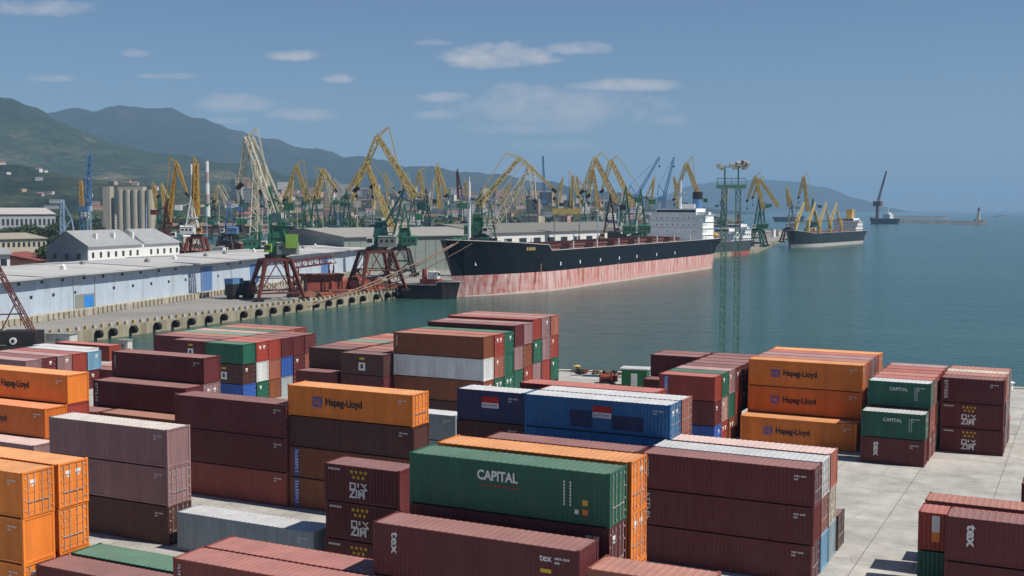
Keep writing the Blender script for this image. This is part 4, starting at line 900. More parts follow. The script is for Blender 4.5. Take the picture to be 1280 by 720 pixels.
# white block house and cabins on the approach
for px, D, w, d, h, c, lab in ((74, 205, 4.6, 2.6, 2.7, 'wht', 'white site cabin with stained wall at the pier root'), (154, 196, 1.7, 1.7, 2.6, 'wht', 'narrow white kiosk behind the stepped maroon stacks')):
    t = thing('site_cabin', lab, 'cabin', flat(at(px, 400, D)), rz=-.15)
    m = MB(); m.box(-w/2, w/2, -d/2, d/2, .1, h); m.build('wall', mat('stained_white', (.52, .53, .50), .8, dirt=(.35, .2, .14), dirt_amt=.2, dirt_scale=1.5), t)
    m = MB(); m.box(-w/2-.15, w/2+.15, -d/2-.15, d/2+.15, h, h+.15); m.build('roof', CR['gry'], t)
    m = MB(); m.box(-.4, .4, -d/2-.03, -d/2-.003, .1, 2.0); m.build('door', CR['gry'], t)
fe = thing('railing', 'low dark railing along the quay edge behind the maroon stacks', 'railing', tuple(corner))
m = MB(); d = (B_-Vector(corner)); Lr = d.length; d.normalize()
for i in range(20): m.tube(d*(3+i*1.6)+Vector((0, -1.2, 0)), d*(3+i*1.6)+Vector((0, -1.2, 1.3)), .09); 
for z in (.5, 1.25): m.tube(d*3+Vector((0, -1.2, z)), d*33.5+Vector((0, -1.2, z)), .06)
m.build('posts_and_rails', CR['gry'], fe)

cb = thing('conveyor_bridge', 'rusty lattice conveyor bridge beside the pale crane portal', 'conveyor', flat(gnd(392, 366)), rz=.9)
m = MB(); m.truss((-8, 0, 8.6), (8, 0, 9.6), 2.2, 2.2, 7, .2); m.build('girder', CR['red'], cb)
for x in (-7, 7):
    m = MB(); m.tube((x, -1.2, 0), (x, -1, 8), .22); m.tube((x, 1.2, 0), (x, 1, 8), .22); m.tube((x, -1.2, .5), (x, 1, 7), .12); m.tube((x, 1.2, .5), (x, -1, 7), .12); m.build('trestle', CR['red'], cb)
r_ = random.Random(23)
for i, (px, apx, tipx, topy) in enumerate(((362, 5, -7, 222), (425, -6, 8, 226), (466, 4, -6, 224), (486, -5, 6, 218), (538, 5, -4, 226), (585, -4, 6, 228), (632, 6, -6, 230), (655, -5, 5, 226), (698, 5, -5, 224), (726, -6, 6, 222), (735, 4, -4, 214), (812, 5, -5, 224), (846, -5, 4, 222), (905, 4, -5, 232), (985, -3, 4, 236), (270, 4, -4, 232), (300, -4, 5, 228))):
    D = 860+13*(i*5 % 17); crane(px, D, (px+r_.uniform(-1, 1), 258), (px+apx, topy), (px+tipx, topy+r_.uniform(16, 26)), ('slim far yellow', 'slim far cream', 'slim far ochre')[i % 3]+' crane in the crowded row behind the sheds and ships', jib=('yel', 'pale', 'yel')[i % 3], house=('grn', 'teal', 'gry')[i % 3], portal='drk', w=1.5, t=.22, rope=3, hp=10, group='far portal cranes in the crowded row')

# ------------------------------------------------------------------ goods on the pier
hp_ = thing('hopper', 'rust-red steel hopper with sloping sides beside the pale crane portal', 'hopper', flat(at(402, 350, 345)), rz=.4)
m = MB(); m.box(-5, 5, -2.5, 2.5, .3, 3.4); m.build('body', CR['red2'], hp_)
m = MB(); m.poly([(-6.5, -3.6, 5.6), (6, -3.6, 5.6), (5, -2.5, 3.4), (-5, -2.5, 3.4)]); m.poly([(6, -3.6, 5.6), (6, 3.6, 5.6), (5, 2.5, 3.4), (5, -2.5, 3.4)]); m.poly([(-6.5, 3.6, 5.6), (-6.5, -3.6, 5.6), (-5, -2.5, 3.4), (-5, 2.5, 3.4)]); m.poly([(6, 3.6, 5.6), (-6.5, 3.6, 5.6), (-5, 2.5, 3.4), (5, 2.5, 3.4)]); m.build('funnel', CR['red'], hp_)
for x in (-5.5, 0, 5.2):
    m = MB(); m.tube((x, -3.2, 0), (x, -3.2, 5.6), .25); m.tube((x, 3.2, 0), (x, 3.2, 5.6), .25); m.build('leg', CR['drk'], hp_)
for px, D, w, h, c, lab in ((430, 350, 15, 3.4, 'red2', 'rusty red ore wagon standing on the pier rails, before the grey warehouse'), (458, 352, 11, 3.6, 'lp', 'dull pink steel heap box beside the red crane portal'), (300, 322, 9, 4.2, 'drk', 'dark open ore wagon with blue tarpaulin under the pale crane')):
    t = thing('rail_wagon', lab, 'wagon', flat(at(px, 350, D)), rz=1.02)
    mm = CR[c] if c in CR else PM['s']
    m = MB(); m.box(-w/2, w/2, -1.5, 1.5, 1.0, h); m.poly([(-w/2+.1, -1.4, h+.01), (w/2-.1, -1.4, h+.01), (w/2-.8, 0, h+.7), (-w/2+.8, 0, h+.7)]); m.poly([(w/2-.1, 1.4, h+.01), (-w/2+.1, 1.4, h+.01), (-w/2+.8, 0, h+.7), (w/2-.8, 0, h+.7)])
    for i in range(7): m.box(-w/2+w*(i+.3)/7, -w/2+w*(i+.3)/7+.15, -1.58, -1.5, 1.0, h)
    m.build('body', mm, t)
    for x in (-w*.33, w*.33):
        m = MB(); m.box(x-1.3, x+1.3, -1.1, 1.1, .5, .99)
        for wx in (-.8, .8): m.tube((x+wx, -1.15, .45), (x+wx, 1.15, .45), .45, k=10)
        m.build('bogie', CR['drk'], t)
    if c == 'drk': m = MB(); m.box(-w/2-.05, -w/2+4, -1.6, 1.6, h+.02, h+1.5); m.build('tarpaulin', CR['blu'], t)
for i in range(9):
    t_ = .70+i*.033; q = Q0+(Q1-Q0)*t_-qn*(3.2+rnd.random()*2.5); r_ = rnd.uniform(.6, 1.1)
    m = MB()
    for k in range(3): m.tube((-2.8, -r_+k*r_, r_*.5), (2.8, -r_+k*r_, r_*.5), r_*.5, k=9)
    m.tube((-2.7, -.4*r_, r_*1.3), (2.6, -.4*r_, r_*1.3), r_*.5, k=9); m.tube((-2.5, .6*r_, r_*1.3), (2.8, .6*r_, r_*1.3), r_*.5, k=9)
    o = m.build('steel_pipe_bundle', rnd.choice([PM['s'], CR['red'], PM['t']])); o.location = q; o.rotation_euler = (0, 0, math.atan2(qd.y, qd.x)+rnd.uniform(-.1, .1))
    tag(o, 'rust-red bundle of steel pipes stacked near the pier edge before the ship bow', 'pipe bundle', 'steel pipe bundles on the pier')

# ------------------------------------------------------------------ ships
M_hblk = mat('hull_black', (.009, .013, .019), .5, spec=.15, var=.25, scale=.15, dirt=(.04, .03, .025), dirt_amt=.12, dirt_scale=.4, rand=0, streak=True)
def boot_mat():
    m = mat('hull_faded_red', (.48, .13, .11), .75, var=.25, scale=.3, dirt=(.74, .56, .52), dirt_amt=.8, dirt_scale=.8, rand=0, streak=True)
    return m
M_boot = boot_mat(); M_boot2 = mat('hull_rust_pink_line', (.62, .46, .40), .75, var=.1, rand=0)
M_deckred = mat('deck_rust_red', (.20, .085, .07), .7, var=.3, scale=.3, dirt=(.12, .04, .03), dirt_amt=.4, rand=0)
M_deckpale = mat('deck_pale', (.48, .46, .43), .7, dirt=(.3, .2, .15), dirt_amt=.3, rand=0)
M_swhite = mat('ship_white', (.70, .71, .72), .6, var=.05, rand=0, dirt=(.5, .42, .36), dirt_amt=.1, dirt_scale=.3)
def ship_frame(bow, stern):
    d = stern-bow; L = d.length; return L, Matrix.Translation((bow.x, bow.y, -2.5)) @ Matrix.Rotation(math.atan2(d.y, d.x), 4, 'Z')
def hull(t, L, beam, zdeck, zfore, zboot, fore=.10, rake=5.0, mh=M_hblk, mb=M_boot, bul=1.2, mline=None):
    """x: bow 0 -> stern L, z 0 = waterline"""
    b = MB(); S = []
    xs = sorted([0, .012, .03, .06, .09, fore, fore+.007, .2, .28, .4, .6, .8, .88, .94, .98, 1.0])
    def hb(s, lev):
        if s < .2: w = math.sin(min(1, s/.2)*math.pi/2)**(.95 - .42*lev)
        elif s > .86: w = 1-((s-.86)/.14)**2*(.75-.6*lev)
        else: w = 1
        return w*beam/2
    zl = [(-1.5, 0), (0, .0), (zboot*.45, .15), (zboot, .35), (None, 1.0)]
    rows = []
    for s in xs:
        zd = (zfore-2.4*s/fore if L > 150 else zfore) if s <= fore else zdeck
        r = []
        for z, lev in zl:
            zz = zd+bul if z is None else z
            xx = s*L - rake*(zz/zfore)*max(0, 1-s/.08) + (L*.045*(1-max(0, zz)/zd) * (-1) if s > .97 else 0)*1.0
            r.append((xx, hb(s, lev), zz))
        rows.append(r)
    for i in range(len(rows)-1):
        for j in range(len(zl)-1):
            mi = 1 if j < 3 else 0
            p, q, u, v = rows[i][j], rows[i+1][j], rows[i+1][j+1], rows[i][j+1]
            b.quad((p[0], p[1], p[2]), (q[0], q[1], q[2]), (u[0], u[1], u[2]), (v[0], v[1], v[2]), mi)
            b.quad((q[0], -q[1], q[2]), (p[0], -p[1], p[2]), (v[0], -v[1], v[2]), (u[0], -u[1], u[2]), mi)
    r = rows[-1]
    for j in range(len(zl)-1): b.quad((r[j][0], -r[j][1], r[j][2]), (r[j][0], r[j][1], r[j][2]), (r[j+1][0], r[j+1][1], r[j+1][2]), (r[j+1][0], -r[j+1][1], r[j+1][2]), 1 if j < 3 else 0)
    h = b.build('hull', [mh, mb], t)
    d = MB()
    for i in range(len(rows)-1):
        p, q = rows[i][-1], rows[i+1][-1]; d.quad((p[0], -p[1]*.985, p[2]-bul), (q[0], -q[1]*.985, q[2]-bul), (q[0], q[1]*.985, q[2]-bul), (p[0], p[1]*.985, p[2]-bul))
    d.build('deck', mat('deck_grey', (.30, .29, .27), .8, rand=0, dirt=(.2, .1, .08), dirt_amt=.3), t)
    g = MB()
    for i in range(len(rows)-1):
        for s in (1, -1):
            p, q = rows[i][-1], rows[i+1][-1]; g.tube((p[0], s*p[1], p[2]+.02), (q[0], s*q[1], q[2]+.02), .16)
    g.build('gunwale', M_deckpale, t)
    if mline:
        g = MB()
        for i in range(1, len(rows)-1):
            p, q = rows[i][1], rows[i+1][1]
            for s in (1, -1): g.quad((p[0], s*(p[1]+.06), -.3), (q[0], s*(q[1]+.06), -.3), (q[0], s*(q[1]+.10), .8), (p[0], s*(p[1]+.10), .8)) if s > 0 else g.quad((q[0], s*(q[1]+.06), -.3), (p[0], s*(p[1]+.06), -.3), (p[0], s*(p[1]+.10), .8), (q[0], s*(q[1]+.10), .8))
        g.build('waterline_band', mline, t)
    return h
def house(t, x0, x1, w, z0, decks, dh, mm, wings=True, step=.0, win=True, sparse=False):
    """stepped superstructure; windows face the bow"""
    for k in range(decks):
        m = MB(); ww = w*(1-.0*k); m.box(x0+k*step, x1-k*step*.6, -ww/2, ww/2, z0+k*dh, z0+(k+1)*dh-.15); m.box(x0+k*step-.35, x1-k*step*.6+.5, -ww/2-.4, ww/2+.4, z0+(k+1)*dh-.15, z0+(k+1)*dh); o = m.build('superstructure_deck', mm, t)
        if win:
            g = MB()
            for i in range(int(ww/2.6)):
                if sparse and (k < 2 and (i*7+k*3) % 5 or i in (0, 9)): continue
                y = -ww/2+1.6+i*2.6; q_ = .22 if sparse else .35; g.box(x0+k*step-.06, x0+k*step-.003, y-q_, y+q_, z0+k*dh+1.2, z0+k*dh+1.75)
            for i in range(int((x1-x0)/3) if not sparse else 2):
                x = x0+1.5+i*3
                for s in (-1, 1): ya, yb = sorted((s*(ww/2+.003), s*(ww/2+.06))); g.box(x-.35, x+.35, ya, yb, z0+k*dh+1.1, z0+k*dh+1.9)
            g.build('window', CR['glass'], o)
    zt = z0+decks*dh
    m = MB(); m.box(x0-.4+decks*step, x1-3-decks*step, -w*.38, w*.38, zt, zt+2.9)
    if wings: m.box(x0+.3+decks*step, x0+4+decks*step, -w/2-2.6, w/2+2.6, zt+.0, zt+1.3)
    br = m.build('bridge', mm, t)
    g = MB(); g.box(x0-.47+decks*step, x0-.41+decks*step, -w*.36, w*.36, zt+1.2, zt+2.2); g.build('bridge_window', CR['glass'], br)
    return zt+2.9
# bulk carrier alongside
bw = gnd(570, 372, -2.5); sn = gnd(885, 335, -2.5) - Vector((.858, -.514, 0))*12 + Vector((.45, .89, 0))*23
L, M = ship_frame(bw, sn)
sp = thing('bulk_carrier', 'long black bulk carrier with faded red lower hull moored along the pier', 'ship', bw); sp.matrix_world = M
hull(sp, L, 30, 12.6, 16.9, 6.7, fore=.155, rake=6, bul=1.1, mline=M_boot2)
for k in range(7):
    x = L*(.185+.088*k); g = MB(); g.box(x, x+13, -9, 9, 12.6, 14.6); g.build('hatch_coaming', M_deckred, sp)
    g = MB(); g.box(x-.4, x+13.4, -9.4, 9.4, 14.6, 15.1)
    for i in range(4): g.box(x+.3+i*3.3, x+.8+i*3.3, -9.2, 9.2, 15.1, 15.35)
    g.build('hatch_cover', M_deckred if k % 3 else mat('hatch_dark_red', (.15, .04, .035), .7, rand=0), sp)
    g = MB(); g.box(x+13.9, x+15.6, -7, 7, 12.6, 14.2); g.build('hatch_house', M_swhite, sp)
    g = MB(); g.tube((x+14.6, 13.4, 12.6), (x+14.6, 13.4, 16.4), .3); g.tube((x+14.6, -13.4, 12.6), (x+14.6, -13.4, 16.4), .3); g.build('vent_post', M_swhite, sp)
g = MB(); g.box(L*.07, L*.13, -7, 7, 14.6, 16.2); g.build('forecastle_store', M_deckpale, sp)
g = MB(); g.tube((L*.035, 0, 16.5), (L*.035, 0, 36), .55, .4, k=10); g.tube((L*.035, -2.6, 31), (L*.035, 2.6, 31), .25); g.tube((L*.035, 0, 36), (L*.035, 0, 37.6), .2); g.build('foremast', M_swhite, sp)
for (x, y) in ((6, 3), (6, -3), (15, 5), (15, -5)): g = MB(); g.tube((x, y-.9, 17.5), (x, y+.9, 17.5), .7, k=10); g.box(x-.8, x+.8, y-1.1, y-.9, 16.9, 18.4); g.box(x-.8, x+.8, y+.9, y+1.1, 16.9, 18.4); g.build('windlass', CR['grn'] if y > 0 else CR['drk'], sp)
zt = house(sp, L-34, L-18, 26, 12.7, 4, 3.05, mat('ship_grey_white', (.86, .87, .86), .65, var=.05, rand=0), sparse=True)
g = MB(); g.tube((L-28, 0, zt), (L-28, 0, zt+11), .7, .35, k=8); g.tube((L-28, -3.4, zt+5), (L-28, 3.4, zt+5), .2); g.box(L-28.3, L-27.7, -1.8, 1.8, zt+7.4, zt+7.8); g.tube((L-28, 0, zt+9), (L-28, 0, zt+13), .45, k=8); g.build('mast', M_swhite, sp)
g = MB(); g.box(L-17, L-10, -3.2, 3.2, 12.7, zt+2.2); g.build('funnel_casing', M_swhite, sp)
g = MB(); g.tube((L-13.5, -3.5, zt-2), (L-13.5, -3.5, zt+4.5), 2.3, k=14); fn = g.build('funnel', CR['blu'], sp)
g = MB(); g.tube((L-13.5, -3.5, zt+4.5), (L-13.5, -3.5, zt+8), 2.35, k=14); g.build('funnel_top', CR['drk'], fn)
for s in (-1, 1):
    g = MB(); g.tube((L-9, s*9.6, 15.5), (L-3, s*9.6, 14.8), 1.3, k=10); g.tube((L-9, s*9.6, 13), (L-9, s*9.6, 15.5), .2); g.build('lifeboat', CR['ora'], sp)
g = MB(); g.box(L-20, L-1, -10, 10, 12.6, 15.8); g.build('poop_house', M_swhite, sp)
for (x, z) in ((10.5, 13.0), (4.5, 10.4)):
    g = MB(); hw_ = 15*math.sin(min(1, x/L/.2)*math.pi/2)**.62
    g.box(x-1.1, x+1.1, -hw_-.35, -hw_+.5, z-.6, z+.6)
    o = g.build('anchor', CR['wht'] if z < 12 else CR['drk'], sp)
for i, x in enumerate((44, 60, 78, 96, 114, 136, 158)):
    g = MB(); g.box(x, x+.8, -15.14, -15.02, 8.4, 9.6); g.build('draught_mark', M_mark, sp)
for i in range(5):
    g = MB(); x = 24+i*.95; hw_ = 15*math.sin(min(1, x/L/.2)*math.pi/2)**.56; g.box(x, x+.6, -hw_-.12, -hw_+.4, 14.0, 15.0); g.build('name_letter', CR['yel'], sp)
for (x, z0, z1, w) in ((62, 2.2, 6.9, 1.2), (58.5, 4.4, 6.8, .7), (95, 4.8, 7.4, .6), (30, 6, 9.6, .4), (120, 5.2, 7.6, .5)):
    g = MB(); hw_ = 15.05 if x > 45 else 14.6; g.box(x, x+w, -hw_-.06, -hw_, z0, z1); g.build('rust_run', mat('rust_run_orange', (.42, .17, .06), .9, rand=0), sp)
# mooring hawsers from the bow to the pier
def rope(p, q, sag, r, label):
    t = thing('mooring_hawser', label, 'rope', p, 'bow mooring lines'); m = MB(); pts = [p.lerp(q, i/14)-ZZ*sag*4*(i/14)*(1-i/14)-p for i in range(15)]
    for a_, b_ in zip(pts, pts[1:]): m.tube(a_, b_, r, k=5)
    o = m.build('hawser_line', mat('hawser_brown', (.22, .15, .11), .9, rand=0), t)
bollards = []
for i, (px, py, bx_, by_, sag) in enumerate(((384, 386, 566, 306, 1.0), (390, 383, 573, 303, 2.0), (472, 365, 590, 305, .6))):
    q = gnd(px, py-1.5, .6); p = at(bx_, by_, 352+i*2); rope(p, q, sag, .2 if i < 2 else .14, ('lowest', 'upper', 'short third')[i]+' brown mooring hawser from the black ship bow down to the pier')
# tug between pier and bow
tb = gnd(541, 373, -2.5); tg = thing('tugboat', 'small black tug with rust-red gear tucked between pier and black ship bow', 'boat', tb); tg.matrix_world = Matrix.Translation((tb.x-1, tb.y-2, -2.5)) @ Matrix.Rotation(2.95, 4, 'Z') @ Matrix.Translation((-8.5, 0, 0))
hull(tg, 18, 6.5, 3.6, 4.6, 1.2, fore=.3, rake=1.2, mh=CR['drk'], mb=CR['drk'], bul=.7)
g = MB(); g.box(5, 11, -2, 2, 3.6, 6.0); g.build('deckhouse', CR['red2'], tg)
g = MB(); g.box(5.5, 8.5, -1.6, 1.6, 6.0, 8.2); w_ = g.build('wheelhouse', CR['wht'], tg); g = MB(); g.box(5.43, 5.49, -1.4, 1.4, 7.0, 7.8); g.build('window', CR['glass'], w_)
g = MB(); g.tube((10, 0, 6), (10, 0, 9.2), .8, .7, k=10); g.build('funnel', CR['red2'], tg)
g = MB(); g.tube((7, 0, 8.2), (7, 0, 12.5), .12); g.build('mast', CR['wht'], tg)
# coaster behind the bulk carrier's stern
s2 = gnd(943, 317, -2.5); b2 = s2-Vector((.62, .785, 0))*92
L, M = ship_frame(b2, s2-Vector((.785, -.62, 0))*7)
t = thing('coaster', 'grey coaster with red boot line and white deckhouses beyond the black ship stern', 'ship', b2); t.matrix_world = M
hull(t, L, 15, 7.5, 9.5, 2.3, fore=.12, rake=3, mh=mat('hull_dark_grey', (.05, .06, .07), .5, rand=0), mb=mat('hull_red', (.38, .09, .08), .6, rand=0))
zt = house(t, L-34, L-22, 12, 7.5, 2, 2.8, M_swhite); zt = house(t, L-17, L-4, 12, 7.5, 3, 2.7, M_swhite)
g = MB(); g.tube((L-10, 0, zt), (L-10, 0, zt+6), .9, .8, k=10); g.build('funnel', CR['red2'], t)
g = MB(); g.tube((L-28, 0, 13), (L-28, 0, 29), .3, .15); g.build('mast', M_swhite, t)
for x in (L*.25, L*.45): g = MB(); g.box(x-7, x+7, -5, 5, 7.5, 9.4); g.build('hatch_cover', M_deckred, t)
# general cargo ship with derricks
b3 = gnd(989, 309, -2.5); s3 = gnd(1084, 303, -2.5)
L, M = ship_frame(b3, s3-Vector((.8, -.6, 0))*9)
t = thing('cargo_ship', 'dark green cargo ship with cream deck derricks at the far pier end', 'ship', b3); t.matrix_world = M
hull(t, L, 21, 9, 11.5, 2.4, fore=.12, rake=5, mh=mat('hull_green_grey', (.016, .028, .030), .5, var=.3, scale=.1, rand=0, dirt=(.2, .2, .18), dirt_amt=.1), mb=mat('hull_pale_boot', (.42, .40, .38), .6, rand=0))
zt = house(t, L-32, L-14, 18, 9, 3, 2.9, M_swhite)
g = MB(); g.box(L-22, L-17, -2.4, 2.4, zt, zt+7); g.build('funnel', CR['ora'], t)
g = MB(); g.tube((L-6, 0, 9), (L-6, 0, 28), .4, .2); g.build('ensign_staff', M_swhite, t)
for k in range(4):
    x = L*(.14+.165*k); g = MB(); g.tube((x, -5, 9), (x, -5, 20), .9, .6, k=8); g.tube((x, 5, 9), (x, 5, 20), .9, .6, k=8); g.tube((x, -5, 18.5), (x, 5, 18.5), .5)
    g.build('derrick_post', CR['yel'], t)
    g = MB(); g.truss((x, 5, 13), (x+17, 5, 33), 1.3, .6, 6, .28); g.tube((x, 5, 20), (x+17, 5, 33), .14); g.build('derrick', CR['yel'], t)
    if k: g = MB(); g.truss((x, -5, 13), (x-12, -5, 27), 1.2, .6, 6, .28); g.build('derrick', CR['yel'], t)
for k in range(4): x = L*(.2+.165*k); g = MB(); g.box(x-7, x+7, -6, 6, 9, 11); g.build('hatch_cover', M_deckred, t)
# crane vessel far out
b4 = gnd(1088, 279, -2.5); s4 = gnd(1122, 279.3, -2.5)
L, M = ship_frame(b4, s4)
t = thing('crane_vessel', 'dark blue crane vessel with a red raised jib out in the roads', 'ship', b4); t.matrix_world = M
hull(t, L, 20, 9, 11, 1.6, fore=.12, rake=3, mh=mat('hull_navy', (.02, .035, .07), .5, rand=0), mb=M_hblk)
house(t, L*.5, L*.75, 15, 9, 3, 3.2, M_swhite)
g = MB(); g.tube((L*.22, 0, 9), (L*.22, 0, 42), 3.2, 2.6, k=10); g.box(L*.22-7, L*.22+8, -5, 5, 34, 44); g.build('crane_column', CR['red'], t)
g = MB(); g.truss((L*.24, 0, 44), (L*.52, 0, 102), 3.2, 1.6, 9, .5); g.build('crane_jib', CR['red'], t)
g = MB(); g.tube((L*.62, 0, 18), (L*.62, 0, 40), .8, .4); g.build('mast', M_swhite, t)
for px0, px1, py, c, lab in ((966, 1003, 276.5, 'navy', 'long dark blue freighter lying far out behind the pier cranes'), (818, 846, 277, 'grey', 'dark freighter hidden far behind the bulk carrier bridge')):
    a_, c_ = gnd(px0, py, -2.5), gnd(px1, py, -2.5); L, M = ship_frame(c_, a_); t = thing('freighter', lab, 'ship', c_); t.matrix_world = M
    hull(t, L, 17, 9, 11, 1.5, fore=.12, rake=3, mh=mat('hull_navy_far', (.02, .03, .055), .5, rand=0), mb=M_hblk); house(t, L*.1, L*.26, 13, 9, 3, 3, M_swhite)
    g = MB(); g.tube((L*.5, 0, 9), (L*.5, 0, 26), .7, .4); g.build('mast', CR['wht'], t)
a_ = gnd(1258, 270.5, -2.5); L, M = ship_frame(a_, a_+Vector((-45, 10, 0))); t = thing('motor_yacht', 'small white motor yacht out at sea beyond the lighthouse', 'boat', a_); t.matrix_world = M
hull(t, L, 10, 4, 5.5, .5, fore=.2, rake=5, mh=M_swhite, mb=M_swhite); house(t, L*.35, L*.7, 7, 4, 2, 2.6, M_swhite, wings=False)

# breakwaters and lighthouse
M_bw = mat('breakwater_stone', (.30, .28, .25), .9, var=.3, scale=.05, rand=0)
def brk(p, q, w, h, label, step=True):
    L, M = frame_from(p, q); t = thing('breakwater', label, 'breakwater', p); t.matrix_world = M
    m = MB(); m.poly([(0, -w, -3), (L, -w, -3), (L, -w*.6, h), (0, -w*.6, h)]); m.poly([(0, -w*.6, h), (L, -w*.6, h), (L, w*.6, h), (0, w*.6, h)]); m.poly([(0, w*.6, h), (L, w*.6, h), (L, w, -3), (0, w, -3)]); m.poly([(L, -w, -3), (L, w, -3), (L, w*.6, h), (L, -w*.6, h)]); m.poly([(0, w, -3), (0, -w, -3), (0, -w*.6, h), (0, w*.6, h)])
    m.build('mound', M_bw, t); m = MB(); m.box(0, L, w*.35, w*.55, h, h+1.3); m.build('parapet', M_bw, t)
brk(flat(gnd(1115, 277.5, -2.5)), flat(gnd(1228, 280, -2.5)), 12, 1.8, 'low stone breakwater ending at the lighthouse')
brk(flat(gnd(1120, 272, -2.5)), flat(gnd(1182, 272.5, -2.5)), 14, 3.0, 'dark farther breakwater behind the lighthouse mole')
lp_ = gnd(1222, 279.6, -2.5); t = thing('lighthouse', 'small pale lighthouse tower on the tip of the breakwater', 'lighthouse', (lp_.x, lp_.y, 0))
m = MB(); m.box(-7, 7, -5, 5, 0, 7); m.build('base', M_bw, t)
m = MB(); m.tube((0, 0, 7), (0, 0, 24), 3.2, 2.2, k=14); m.build('tower', mat('lighthouse_wall', (.50, .46, .40), .8, rand=0), t)
m = MB(); m.tube((0, 0, 24), (0, 0, 25), 3.2, k=14); m.tube((0, 0, 25), (0, 0, 28), 1.7, k=10); m.tube((0, 0, 28), (0, 0, 30.5), 2.0, .2, k=10); m.build('lantern', CR['red'], t)

# ------------------------------------------------------------------ distant port gear, chimneys, town, trees
t = thing('gantry_beam', 'orange-yellow horizontal gantry beam behind the ship foredeck', 'gantry', flat(at(690, 300, 560)))
m = MB(); m.box(0, 14, -1, 1, 22.5, 25.2); m.build('beam', CR['yel'], t)
for x in (1, 13): m = MB(); m.box(x-.2, x+.2, -1, 1, 0, 22.5); m.build('leg', CR['gry'], t)
for px, D, top, r_, lab in ((260, 1500, 203, 3.6, 'tall red and white chimney between the yellow cranes'), (240.5, 1500, 207, 2.2, 'slimmer pinkish chimney beside the tall striped chimney')):
    t = thing('chimney', lab, 'chimney', flat(at(px, 300, D))); zt = at(px, top, D).z
    for k in range(6):
        m = MB(); m.tube((0, 0, zt*k/6), (0, 0, zt*(k+1)/6), r_*(1-.06*k), r_*(1-.06*(k+1)), k=12); m.build('band', (CR['wht'] if k % 2 else mat('chimney_pink', (.42, .33, .30), .8, rand=0)), t)
TM = [mat('town_wall_%s' % n, c, .85, rand=.25) for n, c in (('white', (.55, .54, .50)), ('cream', (.50, .43, .32)), ('grey', (.34, .34, .34)), ('pink', (.42, .28, .22)), ('ochre', (.42, .30, .17)))]
TR = [mat('town_roof_red', (.26, .11, .075), .85, rand=.2), mat('town_roof_grey', (.22, .22, .22), .85, rand=.2), mat('town_roof_brown', (.16, .13, .11), .85, rand=.2)]
TNm, TRn = ['white', 'cream', 'grey', 'pink', 'ochre'], ['red', 'grey', 'brown']
def ground_z(D, px):  # foothill rises behind the port
    return 0
from mathutils.bvhtree import BVHTree
ft = BVHTree.FromPolygons([v.co[:] for v in foot.data.vertices], [p.vertices[:] for p in foot.data.polygons])
def on_slope(x, y):
    h = ft.ray_cast(Vector((x, y, 900)), Vector((0, 0, -1)))[0]
    return h.z if h else 0.0
for i in range(290):
    px = rnd.uniform(300, 830) if i < 255 else rnd.uniform(0, 320); D = (rnd.uniform(1150, 1950) if i < 90 else rnd.uniform(2000, 2560)) if i < 255 else rnd.uniform(1100, 1850)
    if 90 <= i < 255: px = rnd.uniform(290, 800)
    if i >= 265: px = rnd.uniform(0, 300); D = rnd.uniform(2000, 2500)
    if px < 340 and D < 1180: D += 400
    if (px-640)/FPX*D > 230+ (D-1400)*.2: continue
    ci, ri = rnd.choice([0, 0, 1, 2, 2, 3, 4]), rnd.choice([0, 1, 1, 2, 2]); w, d, h = rnd.uniform(8, 22), rnd.uniform(8, 14), rnd.choice([5, 6, 7, 9, 12, 18])*(.7+D/3500)
    base = flat(at(px, 300, D)); base.z = max(0, on_slope(base.x, base.y)-1.0)
    if D > 1990 and i < 255: w *= 1.5; h *= 1.15
    if i >= 255 and D > 1990: w *= 1.2; h = rnd.uniform(4, 8)
    t = thing('town_building', f'{TNm[ci]} building with {TRn[ri]} roof, a speck in the hazy port town', 'building', base, 'buildings of the port town', rz=rnd.uniform(-.6, .6))
    m = MB(); m.box(-w/2, w/2, -d/2, d/2, 0, h)
    for fl in range(int(h/3)):
        for k in range(int(w/3)): x = -w/2+1+k*3; m.box(x, x+1.2, -d/2-.08, -d/2-.002, fl*3+1, fl*3+2.3, 1)
    m.build('wall', [TM[ci], CR['glass']], t)
    m = MB(); e = 2.6 if ri == 0 else .6
    m.poly([(-w/2-.4, -d/2-.4, h), (w/2+.4, -d/2-.4, h), (w/2-.6, 0, h+e), (-w/2+.6, 0, h+e)]); m.poly([(w/2+.4, d/2+.4, h), (-w/2-.4, d/2+.4, h), (-w/2+.6, 0, h+e), (w/2-.6, 0, h+e)])
    m.poly([(w/2+.4, -d/2-.4, h), (w/2+.4, d/2+.4, h), (w/2-.6, 0, h+e)]); m.poly([(-w/2-.4, d/2+.4, h), (-w/2-.4, -d/2-.4, h), (-w/2+.6, 0, h+e)])
    m.build('roof', TR[ri], t)
